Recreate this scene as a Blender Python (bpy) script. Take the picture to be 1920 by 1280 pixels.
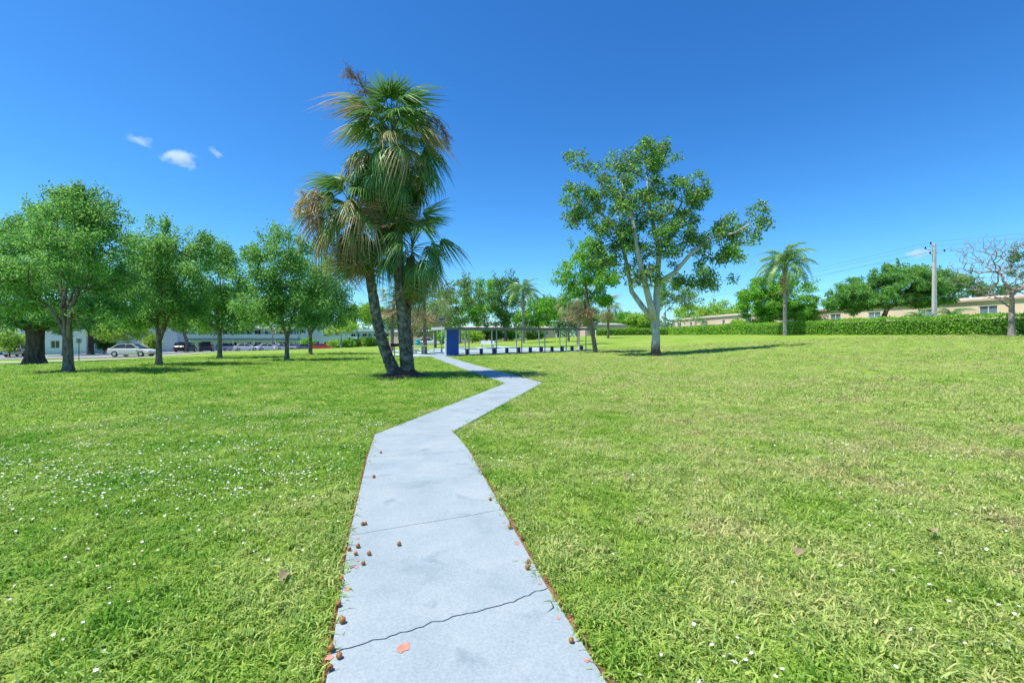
import bpy, math, random
import numpy as np
from mathutils import Vector, Matrix, noise
R = math.radians
for o in list(bpy.data.objects): bpy.data.objects.remove(o)
sc = bpy.context.scene
COL = sc.collection

# ---------------------------------------------------------------- camera, sky, sun, exposure
H, F, HZ = 1.47, 853.33, 635.0          # eye height, focal length in photo pixels, horizon row
cam = bpy.data.objects.new('camera', bpy.data.cameras.new('camera'))
COL.objects.link(cam)
cam.location = (0, 0, H); cam.rotation_euler = (R(90), 0, 0)
cam.data.lens = 16; cam.data.sensor_width = 36; cam.data.shift_y = -0.0026
cam.data.clip_start = 0.05; cam.data.clip_end = 6000
sc.camera = cam
SUN_EL, SUN_AZ = R(66), R(200)          # azimuth of the sun, counter-clockwise from +x
sdir = Vector((math.cos(SUN_EL)*math.cos(SUN_AZ), math.cos(SUN_EL)*math.sin(SUN_AZ), math.sin(SUN_EL)))
world = bpy.data.worlds.new('World'); sc.world = world; world.use_nodes = True
wn = world.node_tree; wn.nodes.clear()
wo = wn.nodes.new('ShaderNodeOutputWorld'); wb = wn.nodes.new('ShaderNodeBackground')
sky = wn.nodes.new('ShaderNodeTexSky'); sky.sky_type = 'NISHITA'; sky.sun_disc = False
sky.sun_elevation = SUN_EL; sky.sun_rotation = math.atan2(sdir.x, sdir.y)
sky.altitude = 0; sky.air_density = 1.0; sky.dust_density = 0.3; sky.ozone_density = 3.0
# the photograph's colour response on the whole dome: per-channel gain and contrast
sep = wn.nodes.new('ShaderNodeSeparateColor'); com = wn.nodes.new('ShaderNodeCombineColor')
wn.links.new(sky.outputs[0], sep.inputs[0])
for ch, (gain, power) in enumerate(((0.76, 1.62), (1.10, 1.3), (1.34, 1.1))):
    m1 = wn.nodes.new('ShaderNodeMath'); m1.operation = 'MULTIPLY'; m1.inputs[1].default_value = 0.152
    m2 = wn.nodes.new('ShaderNodeMath'); m2.operation = 'POWER'; m2.inputs[1].default_value = power
    m3 = wn.nodes.new('ShaderNodeMath'); m3.operation = 'MULTIPLY'; m3.inputs[1].default_value = gain/0.185
    wn.links.new(sep.outputs[ch], m1.inputs[0]); wn.links.new(m1.outputs[0], m2.inputs[0]); wn.links.new(m2.outputs[0], m3.inputs[0]); wn.links.new(m3.outputs[0], com.inputs[ch])
wn.links.new(com.outputs[0], wb.inputs[0])
wb.inputs[1].default_value = 0.12
wn.links.new(wb.outputs[0], wo.inputs[0])
sl = bpy.data.lights.new('sun', 'SUN'); sl.energy = 4.5; sl.angle = R(0.53); sl.color = (1, 0.955, 0.88)
so = bpy.data.objects.new('sun', sl); COL.objects.link(so)
so.rotation_euler = sdir.to_track_quat('Z', 'Y').to_euler(); so.location = (-20, -10, 60)
vs = sc.view_settings; vs.view_transform = 'Standard'; vs.look = 'None'; vs.gamma = 1; vs.exposure = 0.66
vs.use_curve_mapping = False
try: sc.cycles.max_bounces = 6; sc.cycles.transparent_max_bounces = 6; sc.cycles.volume_bounces = 1
except Exception: pass

# ---------------------------------------------------------------- helpers
def link(o, parent=None):
    COL.objects.link(o)
    if parent is not None: o.parent = parent
    return o
def tag(o, label=None, cat=None, group=None, kind=None):
    if label: o['label'] = label
    if cat: o['category'] = cat
    if group: o['group'] = group
    if kind: o['kind'] = kind
    return o
def empty(name, loc=(0, 0, 0), rz=0.0):
    e = bpy.data.objects.new(name, None); e.empty_display_size = 0.2
    e.location = loc; e.rotation_euler = (0, 0, rz); COL.objects.link(e); return e
def mesh_np(name, V, Q, mats=(), smooth=False, mi=None):
    """V (n,3), Q (m,3|4) integer array of one polygon size"""
    V = np.asarray(V, np.float32); Q = np.asarray(Q, np.int32); k = Q.shape[1]
    me = bpy.data.meshes.new(name)
    me.vertices.add(len(V)); me.vertices.foreach_set('co', V.ravel())
    me.loops.add(Q.size); me.loops.foreach_set('vertex_index', Q.ravel())
    me.polygons.add(len(Q))
    me.polygons.foreach_set('loop_start', np.arange(len(Q), dtype=np.int32)*k)
    me.polygons.foreach_set('loop_total', np.full(len(Q), k, np.int32))
    if mi is not None: me.polygons.foreach_set('material_index', np.asarray(mi, np.int32))
    me.polygons.foreach_set('use_smooth', np.full(len(Q), smooth, bool))
    for m in mats: me.materials.append(m)
    me.update(calc_edges=True); me.validate()
    return me
class MB:
    def __init__(s): s.v = []; s.f = []; s.m = []; s.cur = 0
    def face(s, pts):
        n = len(s.v); s.v += [tuple(p) for p in pts]; s.f.append(tuple(range(n, n+len(pts)))); s.m.append(s.cur); return s
    def box(s, x0, x1, y0, y1, z0, z1, M=None):
        c = [(x0,y0,z0),(x1,y0,z0),(x1,y1,z0),(x0,y1,z0),(x0,y0,z1),(x1,y0,z1),(x1,y1,z1),(x0,y1,z1)]
        if M is not None: c = [tuple(M @ Vector(p)) for p in c]
        n = len(s.v); s.v += c
        for f in ((0,3,2,1),(4,5,6,7),(0,1,5,4),(1,2,6,5),(2,3,7,6),(3,0,4,7)):
            s.f.append(tuple(n+i for i in f)); s.m.append(s.cur)
        return s
    def tube(s, pts, rad, n=8, cap=True):
        pts = [Vector(p) for p in pts]; k = len(pts)
        if not hasattr(rad, '__len__'): rad = [rad]*k
        b = len(s.v); u = None
        for i, p in enumerate(pts):
            t = (pts[min(i+1, k-1)] - pts[max(i-1, 0)])
            if t.length < 1e-9: t = Vector((0,0,1))
            t.normalize()
            if u is None: u = t.orthogonal().normalized()
            else:
                u = u - t*u.dot(t)
                u = u.normalized() if u.length > 1e-6 else t.orthogonal().normalized()
            w = t.cross(u)
            for j in range(n):
                a = 2*math.pi*j/n
                s.v.append(tuple(p + (u*math.cos(a) + w*math.sin(a))*rad[i]))
        for i in range(k-1):
            for j in range(n):
                s.f.append((b+i*n+j, b+i*n+(j+1) % n, b+(i+1)*n+(j+1) % n, b+(i+1)*n+j)); s.m.append(s.cur)
        if cap:
            s.f.append(tuple(b+j for j in reversed(range(n)))); s.m.append(s.cur)
            s.f.append(tuple(b+(k-1)*n+j for j in range(n))); s.m.append(s.cur)
        return s
    def lathe(s, prof, n=16, c=(0, 0, 0)):
        b = len(s.v); k = len(prof)
        for r, z in prof:
            for j in range(n):
                a = 2*math.pi*j/n; s.v.append((c[0]+r*math.cos(a), c[1]+r*math.sin(a), c[2]+z))
        for i in range(k-1):
            for j in range(n):
                s.f.append((b+i*n+j, b+i*n+(j+1) % n, b+(i+1)*n+(j+1) % n, b+(i+1)*n+j)); s.m.append(s.cur)
        s.f.append(tuple(b+j for j in reversed(range(n)))); s.m.append(s.cur)
        s.f.append(tuple(b+(k-1)*n+j for j in range(n))); s.m.append(s.cur)
        return s
    def mesh(s, name, mats, smooth=False):
        me = bpy.data.meshes.new(name); me.from_pydata(s.v, [], s.f)
        mats = mats if isinstance(mats, (list, tuple)) else [mats]
        for m in mats: me.materials.append(m)
        for p, i in zip(me.polygons, s.m): p.material_index = i; p.use_smooth = smooth
        me.update(); return me
    def build(s, name, mats, parent=None, smooth=False, loc=None, rz=None):
        o = bpy.data.objects.new(name, s.mesh(name, mats, smooth)); link(o, parent)
        if loc is not None: o.location = loc
        if rz is not None: o.rotation_euler = (0, 0, rz)
        return o
def bevel(o, w=0.01, seg=2):
    m = o.modifiers.new('bevel', 'BEVEL'); m.width = w; m.segments = seg; m.limit_method = 'ANGLE'; return o
def copy_tree(o, parent=None):
    c = o.copy(); COL.objects.link(c); c.parent = parent
    for ch in list(o.children): copy_tree(ch, c)
    return c

# ---------------------------------------------------------------- materials
def nodes_of(name):
    m = bpy.data.materials.new(name); m.use_nodes = True
    nt = m.node_tree; nt.nodes.clear(); return m, nt
def N(nt, t, **kw):
    n = nt.nodes.new(t)
    for k, v in kw.items():
        if k in n.inputs: n.inputs[k].default_value = v
        else: setattr(n, k, v)
    return n
def ramp(nt, stops, interp='LINEAR'):
    r = nt.nodes.new('ShaderNodeValToRGB'); cr = r.color_ramp; cr.interpolation = interp
    while len(cr.elements) < len(stops): cr.elements.new(0.5)
    for e, (p, c) in zip(cr.elements, stops):
        e.position = p; e.color = (*c, 1) if len(c) == 3 else c
    return r
def solid(name, c, rough=0.6, var=0.12, scale=3.0, metal=0.0, bump=0.0, bscale=40.0, spec=0.4, grime=0.0):
    m, nt = nodes_of(name)
    out = N(nt, 'ShaderNodeOutputMaterial'); p = N(nt, 'ShaderNodeBsdfPrincipled')
    p.inputs['Roughness'].default_value = rough; p.inputs['Metallic'].default_value = metal
    p.inputs['Specular IOR Level'].default_value = spec
    g = N(nt, 'ShaderNodeNewGeometry')
    n = N(nt, 'ShaderNodeTexNoise'); n.inputs['Scale'].default_value = scale; n.inputs['Detail'].default_value = 5
    nt.links.new(g.outputs['Position'], n.inputs['Vector'])
    lo = tuple(max(0, x*(1-var)) for x in c); hi = tuple(min(1, x*(1+var)) for x in c)
    r = ramp(nt, [(0.3, lo), (0.7, hi)]); nt.links.new(n.outputs[0], r.inputs[0])
    nt.links.new(r.outputs[0], p.inputs['Base Color'])
    if bump:
        n2 = N(nt, 'ShaderNodeTexNoise'); n2.inputs['Scale'].default_value = bscale; n2.inputs['Detail'].default_value = 4
        nt.links.new(g.outputs['Position'], n2.inputs['Vector'])
        b = N(nt, 'ShaderNodeBump'); b.inputs['Strength'].default_value = bump; b.inputs['Distance'].default_value = 0.02
        nt.links.new(n2.outputs[0], b.inputs['Height']); nt.links.new(b.outputs[0], p.inputs['Normal'])
    nt.links.new(p.outputs[0], out.inputs[0]); return m
GAIN = 1.75
def leafy(name, stops, transl=0.35, rough=0.5, nscale=0.35, amount=0.5, tip=None):
    """stops: colour ramp over a per-leaf random mixed with slow noise"""
    m, nt = nodes_of(name)
    out = N(nt, 'ShaderNodeOutputMaterial')
    g = N(nt, 'ShaderNodeNewGeometry')
    n = N(nt, 'ShaderNodeTexNoise'); n.inputs['Scale'].default_value = nscale; n.inputs['Detail'].default_value = 3
    nt.links.new(g.outputs['Position'], n.inputs['Vector'])
    mx = N(nt, 'ShaderNodeMix'); mx.data_type = 'FLOAT'; mx.inputs[0].default_value = amount
    nt.links.new(g.outputs['Random Per Island'], mx.inputs[2]); nt.links.new(n.outputs[0], mx.inputs[3])
    r = ramp(nt, [(q, tuple(min(.6, v*GAIN) for v in c)) for q, c in stops]); nt.links.new(mx.outputs[0], r.inputs[0])
    col = r.outputs[0]
    if tip:
        at = N(nt, 'ShaderNodeAttribute'); at.attribute_name = 'tip'
        md = N(nt, 'ShaderNodeMath'); md.operation = 'MULTIPLY_ADD'; md.inputs[1].default_value = 0.55
        nt.links.new(g.outputs['Random Per Island'], md.inputs[0]); nt.links.new(at.outputs['Fac'], md.inputs[2])
        rr = ramp(nt, [(tip[1], (0, 0, 0)), (tip[2], (1, 1, 1))]); nt.links.new(md.outputs[0], rr.inputs[0])
        mc = N(nt, 'ShaderNodeMix'); mc.data_type = 'RGBA'
        nt.links.new(rr.outputs[0], mc.inputs[0]); nt.links.new(col, mc.inputs[6]); mc.inputs[7].default_value = (*tip[0], 1)
        col = mc.outputs[2]
    p = N(nt, 'ShaderNodeBsdfPrincipled'); p.inputs['Roughness'].default_value = rough; p.inputs['Specular IOR Level'].default_value = 0.35
    t = N(nt, 'ShaderNodeBsdfTranslucent'); ms = N(nt, 'ShaderNodeMixShader'); ms.inputs[0].default_value = transl
    br = N(nt, 'ShaderNodeHueSaturation'); br.inputs['Value'].default_value = 1.5; br.inputs['Hue'].default_value = 0.485
    nt.links.new(col, p.inputs['Base Color']); nt.links.new(col, br.inputs['Color']); nt.links.new(br.outputs[0], t.inputs[0])
    nt.links.new(p.outputs[0], ms.inputs[1]); nt.links.new(t.outputs[0], ms.inputs[2]); nt.links.new(ms.outputs[0], out.inputs[0])
    return m
def bark(name, dark, light, scale=6.0, patch=0.5, zs=0.35, foot=None):
    m, nt = nodes_of(name)
    out = N(nt, 'ShaderNodeOutputMaterial'); p = N(nt, 'ShaderNodeBsdfPrincipled'); p.inputs['Roughness'].default_value = 0.9
    p.inputs['Specular IOR Level'].default_value = 0.15
    g = N(nt, 'ShaderNodeNewGeometry'); mp = N(nt, 'ShaderNodeMapping'); mp.inputs['Scale'].default_value = (1, 1, zs)
    nt.links.new(g.outputs['Position'], mp.inputs['Vector'])
    n = N(nt, 'ShaderNodeTexNoise'); n.inputs['Scale'].default_value = scale; n.inputs['Detail'].default_value = 8; n.inputs['Roughness'].default_value = 0.7
    nt.links.new(mp.outputs[0], n.inputs['Vector'])
    r = ramp(nt, [(patch-0.14, dark), (patch+0.14, light)]); nt.links.new(n.outputs[0], r.inputs[0])
    col = r.outputs[0]
    if foot:                                        # rough peeling bark that wraps the foot of the trunk
        sx = N(nt, 'ShaderNodeTexCoord'); sp_ = N(nt, 'ShaderNodeSeparateXYZ'); nt.links.new(sx.outputs['Object'], sp_.inputs[0])
        ma = N(nt, 'ShaderNodeMath'); ma.operation = 'MULTIPLY_ADD'; ma.inputs[1].default_value = 2.6; nt.links.new(n.outputs[0], ma.inputs[0])
        ng_ = N(nt, 'ShaderNodeMath'); ng_.operation = 'MULTIPLY'; ng_.inputs[1].default_value = -1; nt.links.new(sp_.outputs[2], ng_.inputs[0]); nt.links.new(ng_.outputs[0], ma.inputs[2])
        rf_ = ramp(nt, [(0.1, (0, 0, 0)), (0.95, (1, 1, 1))]); nt.links.new(ma.outputs[0], rf_.inputs[0])
        mc = N(nt, 'ShaderNodeMix'); mc.data_type = 'RGBA'; nt.links.new(rf_.outputs[0], mc.inputs[0]); nt.links.new(col, mc.inputs[6]); mc.inputs[7].default_value = (*foot, 1); col = mc.outputs[2]
    nt.links.new(col, p.inputs['Base Color'])
    b = N(nt, 'ShaderNodeBump'); b.inputs['Strength'].default_value = 0.7; b.inputs['Distance'].default_value = 0.03
    nt.links.new(n.outputs[0], b.inputs['Height']); nt.links.new(b.outputs[0], p.inputs['Normal'])
    nt.links.new(p.outputs[0], out.inputs[0]); return m
def glass_mat(name, c=(0.02, 0.03, 0.04), rough=0.06):
    return solid(name, c, rough=rough, var=0.2, scale=0.7, spec=0.8)

M = {}
M['oak_leaf'] = leafy('oak_leaf', [(0.15, (0.028, 0.09, 0.018)), (0.5, (0.075, 0.195, 0.038)), (0.85, (0.19, 0.33, 0.08))], transl=0.45)
M['oak_leaf_b'] = leafy('oak_leaf_b', [(0.15, (0.028, 0.09, 0.02)), (0.5, (0.065, 0.18, 0.034)), (0.85, (0.13, 0.26, 0.065))], transl=0.45)
M['gum_leaf'] = leafy('gum_leaf', [(0.14, (0.12, 0.06, 0.045)), (0.26, (0.035, 0.085, 0.022)), (0.5, (0.06, 0.16, 0.03)), (0.85, (0.15, 0.3, 0.055))], amount=0.25, rough=0.4)
M['bright_leaf'] = leafy('bright_leaf', [(0.15, (0.04, 0.13, 0.012)), (0.5, (0.085, 0.23, 0.018)), (0.85, (0.17, 0.34, 0.035))])
M['lime_leaf'] = leafy('lime_leaf', [(0.15, (0.08, 0.17, 0.02)), (0.5, (0.15, 0.27, 0.03)), (0.85, (0.26, 0.38, 0.06))])
M['dark_leaf'] = leafy('dark_leaf', [(0.15, (0.02, 0.06, 0.015)), (0.5, (0.045, 0.12, 0.025)), (0.85, (0.09, 0.19, 0.045))])
M['hedge_leaf'] = leafy('hedge_leaf', [(0.15, (0.05, 0.13, 0.012)), (0.5, (0.11, 0.24, 0.02)), (0.85, (0.2, 0.34, 0.04))])
M['olive_leaf'] = leafy('olive_leaf', [(0.15, (0.05, 0.09, 0.025)), (0.5, (0.085, 0.16, 0.04)), (0.85, (0.16, 0.24, 0.08))])
M['fan_green'] = leafy('fan_green', [(0.15, (0.035, 0.085, 0.02)), (0.5, (0.06, 0.14, 0.03)), (0.85, (0.13, 0.21, 0.06))], transl=0.25, rough=0.4, tip=((0.3, 0.25, 0.11), 1.1, 1.6))
M['fan_pale'] = leafy('fan_pale', [(0.15, (0.07, 0.11, 0.03)), (0.5, (0.13, 0.19, 0.06)), (0.85, (0.25, 0.28, 0.11))], transl=0.25, rough=0.45, tip=((0.4, 0.3, 0.15), 0.75, 1.3))
M['fan_dry'] = leafy('fan_dry', [(0.15, (0.13, 0.085, 0.045)), (0.5, (0.27, 0.19, 0.1)), (0.85, (0.4, 0.31, 0.18))], transl=0.15, rough=0.7)
M['queen_leaf'] = leafy('queen_leaf', [(0.15, (0.05, 0.11, 0.03)), (0.5, (0.1, 0.19, 0.06)), (0.85, (0.2, 0.29, 0.12))], transl=0.25, rough=0.4)
M['stalk'] = solid('flower_stalk', (0.3, 0.2, 0.13), 0.8, 0.3, 6)
M['stalk_dark'] = solid('flower_stalk_dark', (0.24, 0.16, 0.14), 0.8, 0.3, 6)
M['stalk_gold'] = solid('flower_stalk_gold', (0.5, 0.38, 0.14), 0.8, 0.3, 6)
M['petiole'] = solid('petiole', (0.11, 0.15, 0.045), 0.5, 0.2, 5)
M['oak_bark'] = bark('oak_bark', (0.07, 0.055, 0.042), (0.3, 0.265, 0.22), 9, 0.5)
M['big_bark'] = bark('big_bark', (0.05, 0.035, 0.025), (0.17, 0.13, 0.1), 5, 0.52)
M['gum_bark'] = bark('gum_bark', (0.22, 0.19, 0.17), (0.5, 0.5, 0.47), 2.2, 0.42, foot=(0.13, 0.08, 0.06))
M['palm_bark'] = bark('palm_bark', (0.065, 0.05, 0.036), (0.34, 0.31, 0.25), 6, 0.55, 0.9)
M['thin_bark'] = bark('thin_bark', (0.1, 0.075, 0.055), (0.3, 0.25, 0.2), 8, 0.48)
M['grey_bark'] = bark('grey_bark', (0.2, 0.17, 0.15), (0.42, 0.39, 0.36), 6, 0.48)
M['twig_bark'] = bark('twig_bark', (0.2, 0.15, 0.13), (0.4, 0.33, 0.29), 6, 0.48)
M['white_paint'] = solid('white_paint', (0.74, 0.75, 0.76), 0.6, 0.06, 1.5)
M['pale_blue_wall'] = solid('pale_blue_wall', (0.52, 0.63, 0.74), 0.7, 0.06, 0.8)
M['white_wall'] = solid('white_wall', (0.7, 0.74, 0.78), 0.7, 0.05, 0.8)
M['band_blue'] = solid('band_blue', (0.09, 0.22, 0.42), 0.6, 0.1, 1)
M['panel_blue'] = solid('panel_blue', (0.03, 0.17, 0.42), 0.6, 0.12, 1)
M['royal_blue'] = solid('royal_blue', (0.016, 0.08, 0.44), 0.5, 0.12, 1.5)
M['navy'] = solid('navy', (0.012, 0.03, 0.12), 0.5, 0.15, 3)
M['cream_wall'] = solid('cream_wall', (0.72, 0.56, 0.41), 0.8, 0.06, 0.7)
M['pink_wall'] = solid('pink_wall', (0.6, 0.46, 0.42), 0.8, 0.06, 0.7)
M['roof_tan'] = solid('roof_tan', (0.5, 0.4, 0.32), 0.8, 0.12, 1.2)
M['roof_grey'] = solid('roof_grey', (0.36, 0.36, 0.36), 0.8, 0.1, 1.2)
M['shelter_roof'] = solid('shelter_roof', (0.17, 0.18, 0.19), 0.75, 0.12, 1.5)
M['shelter_under'] = solid('shelter_under', (0.1, 0.12, 0.16), 0.8, 0.1, 1.5)
M['post_grey'] = solid('post_grey', (0.42, 0.45, 0.48), 0.55, 0.1, 3)
M['window'] = glass_mat('window_glass')
M['window_pale'] = glass_mat('window_glass_pale', (0.16, 0.22, 0.28), 0.15)
M['concrete'] = solid('concrete', (0.45, 0.43, 0.4), 0.85, 0.14, 2.5, bump=0.2)
M['pole_concrete'] = solid('pole_concrete', (0.5, 0.48, 0.45), 0.85, 0.14, 2.5)
M['black_metal'] = solid('black_metal', (0.02, 0.02, 0.022), 0.5, 0.2, 8)
M['wire'] = solid('wire', (0.1, 0.1, 0.11), 0.6, 0.1, 1)
M['asphalt'] = solid('asphalt', (0.23, 0.23, 0.24), 0.9, 0.15, 0.6, bump=0.2)
M['walk'] = solid('walk', (0.5, 0.49, 0.47), 0.9, 0.1, 0.9)
M['court'] = solid('court_paint', (0.42, 0.54, 0.62), 0.7, 0.1, 0.9)
M['tyre'] = solid('tyre', (0.015, 0.015, 0.016), 0.8, 0.1, 5)
M['rim'] = solid('rim', (0.5, 0.5, 0.52), 0.3, 0.1, 5, metal=0.7)
M['lamp_red'] = solid('lamp_red', (0.5, 0.015, 0.015), 0.25, 0.1, 5)
M['lamp_clear'] = solid('lamp_clear', (0.7, 0.7, 0.72), 0.15, 0.05, 5)
M['car_glass'] = glass_mat('car_glass', (0.015, 0.02, 0.025), 0.04)
def carpaint(n, c): return solid('car_paint_'+n, c, 0.28, 0.02, 1, spec=0.6)
M['turquoise'] = solid('turquoise', (0.03, 0.42, 0.5), 0.45, 0.08, 3)
M['nut'] = solid('nut', (0.3, 0.13, 0.035), 0.55, 0.35, 60, bump=0.3, bscale=150)
M['dry_leaf'] = solid('dry_leaf', (0.28, 0.2, 0.12), 0.8, 0.3, 20)
M['chip'] = solid('bare_patch', (0.5, 0.22, 0.15), 0.85, 0.18, 30)
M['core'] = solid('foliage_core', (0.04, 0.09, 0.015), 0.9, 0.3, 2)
M['flower'] = solid('flower_white', (0.8, 0.8, 0.76), 0.6, 0.05, 5)
M['mulch'] = solid('mulch', (0.09, 0.05, 0.035), 0.95, 0.45, 14, bump=1.0, bscale=30)
M['soil'] = solid('soil', (0.2, 0.09, 0.04), 0.95, 0.45, 25, bump=0.8, bscale=60)

def grass_mat():
    m, nt = nodes_of('grass_blade')
    out = N(nt, 'ShaderNodeOutputMaterial'); g = N(nt, 'ShaderNodeNewGeometry')
    # slow patches in the lawn, drier towards +x
    n1 = N(nt, 'ShaderNodeTexNoise'); n1.inputs['Scale'].default_value = 0.9; n1.inputs['Detail'].default_value = 6; n1.inputs['Roughness'].default_value = 0.65
    nt.links.new(g.outputs['Position'], n1.inputs['Vector'])
    sx = N(nt, 'ShaderNodeSeparateXYZ'); nt.links.new(g.outputs['Position'], sx.inputs[0])
    mr = N(nt, 'ShaderNodeMapRange'); mr.inputs[1].default_value = -3; mr.inputs[2].default_value = 3; mr.inputs[3].default_value = -0.1; mr.inputs[4].default_value = 0.075
    nt.links.new(sx.outputs[0], mr.inputs[0])
    ad = N(nt, 'ShaderNodeMath'); ad.operation = 'ADD'; nt.links.new(n1.outputs[0], ad.inputs[0]); nt.links.new(mr.outputs[0], ad.inputs[1])
    patch = ramp(nt, [(0.3, (0.18, 0.40, 0.03)), (0.43, (0.33, 0.50, 0.075)), (0.57, (0.48, 0.57, 0.17)), (0.68, (0.56, 0.56, 0.22)), (0.78, (0.45, 0.38, 0.2))])
    nt.links.new(ad.outputs[0], patch.inputs[0])
    rnd = ramp(nt, [(0.0, (0.34, 0.5, 0.32)), (0.5, (1, 1, 1)), (0.86, (1.3, 1.22, 1.3)), (0.93, (1.4, 1.2, 1.35)), (1.0, (1.65, 1.25, 1.8))])
    nt.links.new(g.outputs['Random Per Island'], rnd.inputs[0])
    mu = N(nt, 'ShaderNodeMix'); mu.data_type = 'RGBA'; mu.blend_type = 'MULTIPLY'; mu.inputs[0].default_value = 1
    nt.links.new(patch.outputs[0], mu.inputs[6]); nt.links.new(rnd.outputs[0], mu.inputs[7])
    p = N(nt, 'ShaderNodeBsdfPrincipled'); p.inputs['Roughness'].default_value = 0.5; p.inputs['Specular IOR Level'].default_value = 0.3
    t = N(nt, 'ShaderNodeBsdfTranslucent'); ms = N(nt, 'ShaderNodeMixShader'); ms.inputs[0].default_value = 0.45
    nt.links.new(mu.outputs[2], p.inputs['Base Color']); nt.links.new(mu.outputs[2], t.inputs[0])
    nt.links.new(p.outputs[0], ms.inputs[1]); nt.links.new(t.outputs[0], ms.inputs[2]); nt.links.new(ms.outputs[0], out.inputs[0])
    return m
M['grass'] = grass_mat()
def lawn_mat():
    m, nt = nodes_of('lawn_ground')
    out = N(nt, 'ShaderNodeOutputMaterial'); g = N(nt, 'ShaderNodeNewGeometry')
    n1 = N(nt, 'ShaderNodeTexNoise'); n1.inputs['Scale'].default_value = 0.3; n1.inputs['Detail'].default_value = 8; n1.inputs['Roughness'].default_value = 0.7
    n2 = N(nt, 'ShaderNodeTexNoise'); n2.inputs['Scale'].default_value = 9; n2.inputs['Detail'].default_value = 6; n2.inputs['Roughness'].default_value = 0.8
    for n in (n1, n2): nt.links.new(g.outputs['Position'], n.inputs['Vector'])
    r1 = ramp(nt, [(0.32, (0.14, 0.27, 0.02)), (0.5, (0.22, 0.33, 0.045)), (0.68, (0.3, 0.36, 0.1))]); nt.links.new(n1.outputs[0], r1.inputs[0])
    r2 = ramp(nt, [(0.25, (0.5, 0.55, 0.45)), (0.5, (0.95, 0.95, 0.95)), (0.75, (1.3, 1.2, 1.2))]); nt.links.new(n2.outputs[0], r2.inputs[0])
    mu = N(nt, 'ShaderNodeMix'); mu.data_type = 'RGBA'; mu.blend_type = 'MULTIPLY'; mu.inputs[0].default_value = 1
    nt.links.new(r1.outputs[0], mu.inputs[6]); nt.links.new(r2.outputs[0], mu.inputs[7])
    p = N(nt, 'ShaderNodeBsdfPrincipled'); p.inputs['Roughness'].default_value = 0.9; p.inputs['Specular IOR Level'].default_value = 0.1
    nt.links.new(mu.outputs[2], p.inputs['Base Color'])
    b = N(nt, 'ShaderNodeBump'); b.inputs['Strength'].default_value = 0.8; b.inputs['Distance'].default_value = 0.05
    nt.links.new(n2.outputs[0], b.inputs['Height']); nt.links.new(b.outputs[0], p.inputs['Normal'])
    nt.links.new(p.outputs[0], out.inputs[0]); return m
M['lawn'] = lawn_mat()
def path_mat():
    m, nt = nodes_of('path_paint')
    out = N(nt, 'ShaderNodeOutputMaterial'); g = N(nt, 'ShaderNodeNewGeometry')
    def noise(s, d=6, r=0.6):
        n = N(nt, 'ShaderNodeTexNoise'); n.inputs['Scale'].default_value = s; n.inputs['Detail'].default_value = d; n.inputs['Roughness'].default_value = r
        nt.links.new(g.outputs['Position'], n.inputs['Vector']); return n
    a = noise(1.6, 8, 0.65); r1 = ramp(nt, [(0.28, (0.21, 0.26, 0.28)), (0.43, (0.275, 0.33, 0.345)), (0.6, (0.315, 0.365, 0.372)), (0.75, (0.355, 0.395, 0.40))]); nt.links.new(a.outputs[0], r1.inputs[0])
    s = noise(3.3, 3, 0.5); r2 = ramp(nt, [(0.62, (1, 1, 1)), (0.74, (0.68, 0.71, 0.76))]); nt.links.new(s.outputs[0], r2.inputs[0])
    f = noise(70, 3, 0.6); r3 = ramp(nt, [(0.3, (0.84, 0.84, 0.85)), (0.65, (1.06, 1.06, 1.05))]); nt.links.new(f.outputs[0], r3.inputs[0])
    m1 = N(nt, 'ShaderNodeMix'); m1.data_type = 'RGBA'; m1.blend_type = 'MULTIPLY'; m1.inputs[0].default_value = 1
    m2 = N(nt, 'ShaderNodeMix'); m2.data_type = 'RGBA'; m2.blend_type = 'MULTIPLY'; m2.inputs[0].default_value = 1
    nt.links.new(r1.outputs[0], m1.inputs[6]); nt.links.new(r2.outputs[0], m1.inputs[7])
    nt.links.new(m1.outputs[2], m2.inputs[6]); nt.links.new(r3.outputs[0], m2.inputs[7])
    p = N(nt, 'ShaderNodeBsdfPrincipled'); p.inputs['Roughness'].default_value = 0.7; p.inputs['Specular IOR Level'].default_value = 0.3
    nt.links.new(m2.outputs[2], p.inputs['Base Color'])
    b = N(nt, 'ShaderNodeBump'); b.inputs['Strength'].default_value = 0.25; b.inputs['Distance'].default_value = 0.01
    nt.links.new(f.outputs[0], b.inputs['Height']); nt.links.new(b.outputs[0], p.inputs['Normal'])
    nt.links.new(p.outputs[0], out.inputs[0]); return m
M['path'] = path_mat()

# ---------------------------------------------------------------- terrain
CP = [(x, y, 0) for x in (-24, -8, 0, 7) for y in (-20, 0, 10, 17)]
CP += [(12, 5, .05), (20, 0, .25), (14, 13, .15), (22, 20, .65), (20, 32, .75), (38, 34, 1.75), (34.5, 46, 1.85), (34.5, 67, 2.05),
       (37, 107, 2.35), (20, 107, 2.2), (46, 68, 2.5), (56, 40, 2.5), (-1, 85, .87), (-12, 80, .53), (10, 95, 1.5), (-5.5, 36.3, .08),
       (8, 47, .25), (-4, 55, .3), (11.4, 36, .12), (7.3, 40, .2), (-19.4, 25, 0), (-21.8, 34, 0), (-15, 31, 0), (-18.5, 42, 0), (-29, 62, 0),
       (-40, 38, -.75), (-44.6, 50, -.7), (-45, 61, -.5), (-52, 98, -1.1), (-32, 100, -.9), (-70, 60, -.9), (-100, 60, -1.1), (-70, 112, -1.4),
       (-50, 175, -1.2), (-300, -100, -1), (-300, 300, -1), (0, 300, 1.5), (300, 300, 3), (300, -100, 2), (0, -200, 0), (0, 160, 1.4), (60, 120, 2.8)]
CP = np.array(CP, float)
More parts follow.
